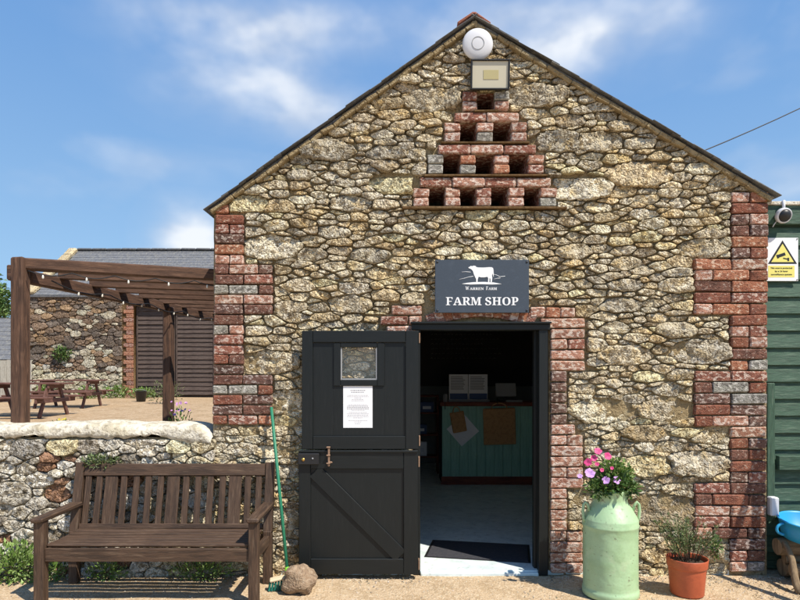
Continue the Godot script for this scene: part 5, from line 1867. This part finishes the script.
	lathe(st, [Vector2(0, 0.0), Vector2(0.17, 0.0), Vector2(0.185, 0.01), Vector2(0.205, 0.08), Vector2(0.216, 0.140), Vector2(0.226, 0.143), Vector2(0.228, 0.152), Vector2(0.218, 0.155), Vector2(0.208, 0.145), Vector2(0.175, 0.02), Vector2(0, 0.015)], 40, T(Vector3.ZERO, 0.12, 0, -0.02))
	obj("tub_wall", st, M.blue_plastic, tb)
	st = begin(true)
	var hp := []
	var hr := []
	for i in 11:
		var t := PI * i / 10.0
		hp.append(Vector3(-0.215 - sin(t) * 0.055 * (1.0 if i < 8 else 0.8), 0.140 - 0.085 * (1.0 - cos(t)) * 0.5 - 0.01, 0.03 + 0.0 * cos(t)))
		hr.append(0.011)
	tube(st, hp, hr, 8)
	obj("handle", st, M.blue_plastic, tb)
	# tripod of poles whose shadow falls across the brick corner
	var tp := thing("pole_tripod", "tripod of rough wooden poles tied together in front of the green shed", "tripod", Vector3(3.25, 0, 0.62))
	var apex := Vector3(3.36, 1.85, 0.44) - tp.position
	for bpos in [Vector3(2.93, 0, 0.86), Vector3(3.75, 0, 0.95), Vector3(3.5, 0, 0.30)]:
		st = begin(true)
		var a: Vector3 = bpos - tp.position
		tube(st, [a, a.lerp(apex, 0.5), apex + (apex - a).normalized() * 0.12], [0.034, 0.031, 0.026], 10, true, 0.05)
		obj("pole", st, M.log_y, tp)
	st = begin(true)
	tube(st, [apex - Vector3(0, 0.05, 0), apex + Vector3(0, 0.03, 0)], [0.05, 0.048], 12)
	obj("lashing", st, M.bark, tp)

# ---------------------------------------------------------------- ground
func build_ground() -> void:
	var st := begin(true)
	var n := 64
	var ext := 3.6
	var g := func(x: float, z: float) -> float:
		return 0.010 * N.get_noise_2d(x * 120.0, z * 120.0) + 0.004 * N.get_noise_2d(x * 700.0, z * 700.0) - 0.006
	var x0 := -6.0
	var x1 := 6.0
	var z0 := -0.6
	var z1 := 6.0
	var nx := 150
	var nz_ := 84
	for i in nx:
		for j in nz_:
			var a := Vector2(lerpf(x0, x1, i / float(nx)), lerpf(z0, z1, j / float(nz_)))
			var b := Vector2(lerpf(x0, x1, (i + 1) / float(nx)), lerpf(z0, z1, (j + 1) / float(nz_)))
			q4(st, Vector3(a.x, g.call(a.x, a.y), a.y), Vector3(b.x, g.call(b.x, a.y), a.y), Vector3(b.x, g.call(b.x, b.y), b.y), Vector3(a.x, g.call(a.x, b.y), b.y), Vector3(a.x, -9, a.y))
	for r in [[-300, -300, 300, -0.6], [-300, 6, 300, 300], [-300, -0.6, -6, 6], [6, -0.6, 300, 6]]:
		q4(st, Vector3(r[0], -0.012, r[1]), Vector3(r[2], -0.012, r[1]), Vector3(r[2], -0.012, r[3]), Vector3(r[0], -0.012, r[3]), Vector3(0, -9, 0))
	struct("ground", st, M.ground)
	st = begin(true)
	for i in 40:
		for j in 60:
			var xa := lerpf(-60.0, XL - 0.003, pow(i / 40.0, 0.6))
			var xb := lerpf(-60.0, XL - 0.003, pow((i + 1) / 40.0, 0.6))
			var za := -0.365 - 60.0 * pow(j / 60.0, 1.6)
			var zb := -0.365 - 60.0 * pow((j + 1) / 60.0, 1.6)
			var h := func(x: float, z: float) -> float: return yard(z) + 0.03 * N.get_noise_2d(x * 60.0, z * 60.0) * clampf(-z * 0.3, 0, 1)
			q4(st, Vector3(xa, h.call(xa, za), za), Vector3(xb, h.call(xb, za), za), Vector3(xb, h.call(xb, zb), zb), Vector3(xa, h.call(xa, zb), zb), Vector3(xa, -9, za))
	struct("courtyard_ground", st, M.courtyard)
	# loose grit and pebbles on the forecourt
	st = begin(true)
	for i in 2600:
		var p := Vector3(R.randf_range(-3.4, 3.2), 0, R.randf_range(0.02, 1.0))
		if R.randf() < 0.35: p.z = 0.02 + absf(R.randfn(0, 0.07))
		if p.x > 0.14 and p.x < 1.12 and p.z < 0.06: continue
		var r := R.randf_range(0.002, 0.0055) * (1.6 if R.randf() < 0.06 else 1.0)
		var v := R.randf_range(0.18, 0.55)
		st.set_color(Color(v, v * R.randf_range(0.82, 0.92), v * R.randf_range(0.6, 0.76)))
		var tipv := p + Vector3(0, r * 0.8, 0)
		var rim := []
		var a0 := R.randf() * TAU
		for k in 5: rim.append(p + Vector3(cos(a0 + TAU * k / 5.0) * r * R.randf_range(0.8, 1.4), -0.006, sin(a0 + TAU * k / 5.0) * r * R.randf_range(0.8, 1.4)))
		for k in 5: tri(st, tipv, rim[k], rim[(k + 1) % 5], p - Vector3(0, 0.05, 0))
	var o := obj("gravel", st, M.pebble)
	tag(o, "loose grit and small pebbles scattered over the sandy forecourt", "gravel", "", "stuff")

func build_litter() -> void:
	var st := begin()
	for i in 420:
		var p := Vector3(R.randf_range(2.55, 3.5), 0.004, R.randf_range(0.08, 0.62))
		if i > 280: p = Vector3(R.randf_range(-3.2, 2.6), 0.004, 0.05 + absf(R.randfn(0, 0.06)))
		if p.x > 0.14 and p.x < 1.12: continue
		var v := R.randf_range(0.5, 1.3)
		st.set_color([Color(0.16, 0.11, 0.06), Color(0.22, 0.16, 0.09), Color(0.10, 0.075, 0.045), Color(0.26, 0.21, 0.13)][i % 4] * v)
		var a := R.randf() * TAU
		leaf(st, p, Vector3(cos(a), R.randf_range(0.0, 0.25), sin(a)).normalized(), (Vector3.UP + sphere_dir() * 0.4).normalized(), R.randf_range(0.012, 0.034), R.randf_range(0.006, 0.016))
	var o := obj("leaf_litter", st, M.pebble)
	tag(o, "dry brown leaf litter lying along the wall foot and by the log pile", "leaf litter", "", "stuff")

func _ready() -> void:
	R.seed = 20240611
	N.seed = 4
	N.frequency = 0.01
	N.fractal_octaves = 3
	var cam := Camera3D.new()
	cam.name = "camera"
	add_child(cam)
	cam.position = Vector3(0, 1.6, 4.8)
	cam.set_frustum(0.05, Vector2(0, 0.00625), 0.05, 900.0)
	cam.current = true
	var env := Environment.new()
	env.background_mode = Environment.BG_SKY
	env.sky = make_sky()
	env.background_energy_multiplier = 0.92
	env.tonemap_mode = Environment.TONE_MAPPER_LINEAR
	env.tonemap_exposure = 1.3
	env.sdfgi_enabled = true
	env.ssao_enabled = true
	env.ssil_enabled = true
	var we := WorldEnvironment.new()
	we.name = "environment"
	we.environment = env
	add_child(we)
	var sun := DirectionalLight3D.new()
	sun.name = "sun"
	add_child(sun)
	sun.look_at_from_position(Vector3(0.433, 0.819, 0.376) * 20.0, Vector3.ZERO)
	sun.light_energy = 1.6
	sun.light_color = Color(1.0, 0.965, 0.91)
	sun.light_angular_distance = 0.5
	sun.shadow_enabled = true
	make_materials()
	print("materials ", Time.get_ticks_msec())
	build_ground()
	build_shop()
	print("shop ", Time.get_ticks_msec())
	build_low_wall()
	build_shed()
	build_yard()
	build_pergola()
	build_interior()
	build_bench()
	build_churn()
	build_pot()
	build_signs()
	build_fittings()
	build_small_things()
	build_litter()
	print("done ", Time.get_ticks_msec())
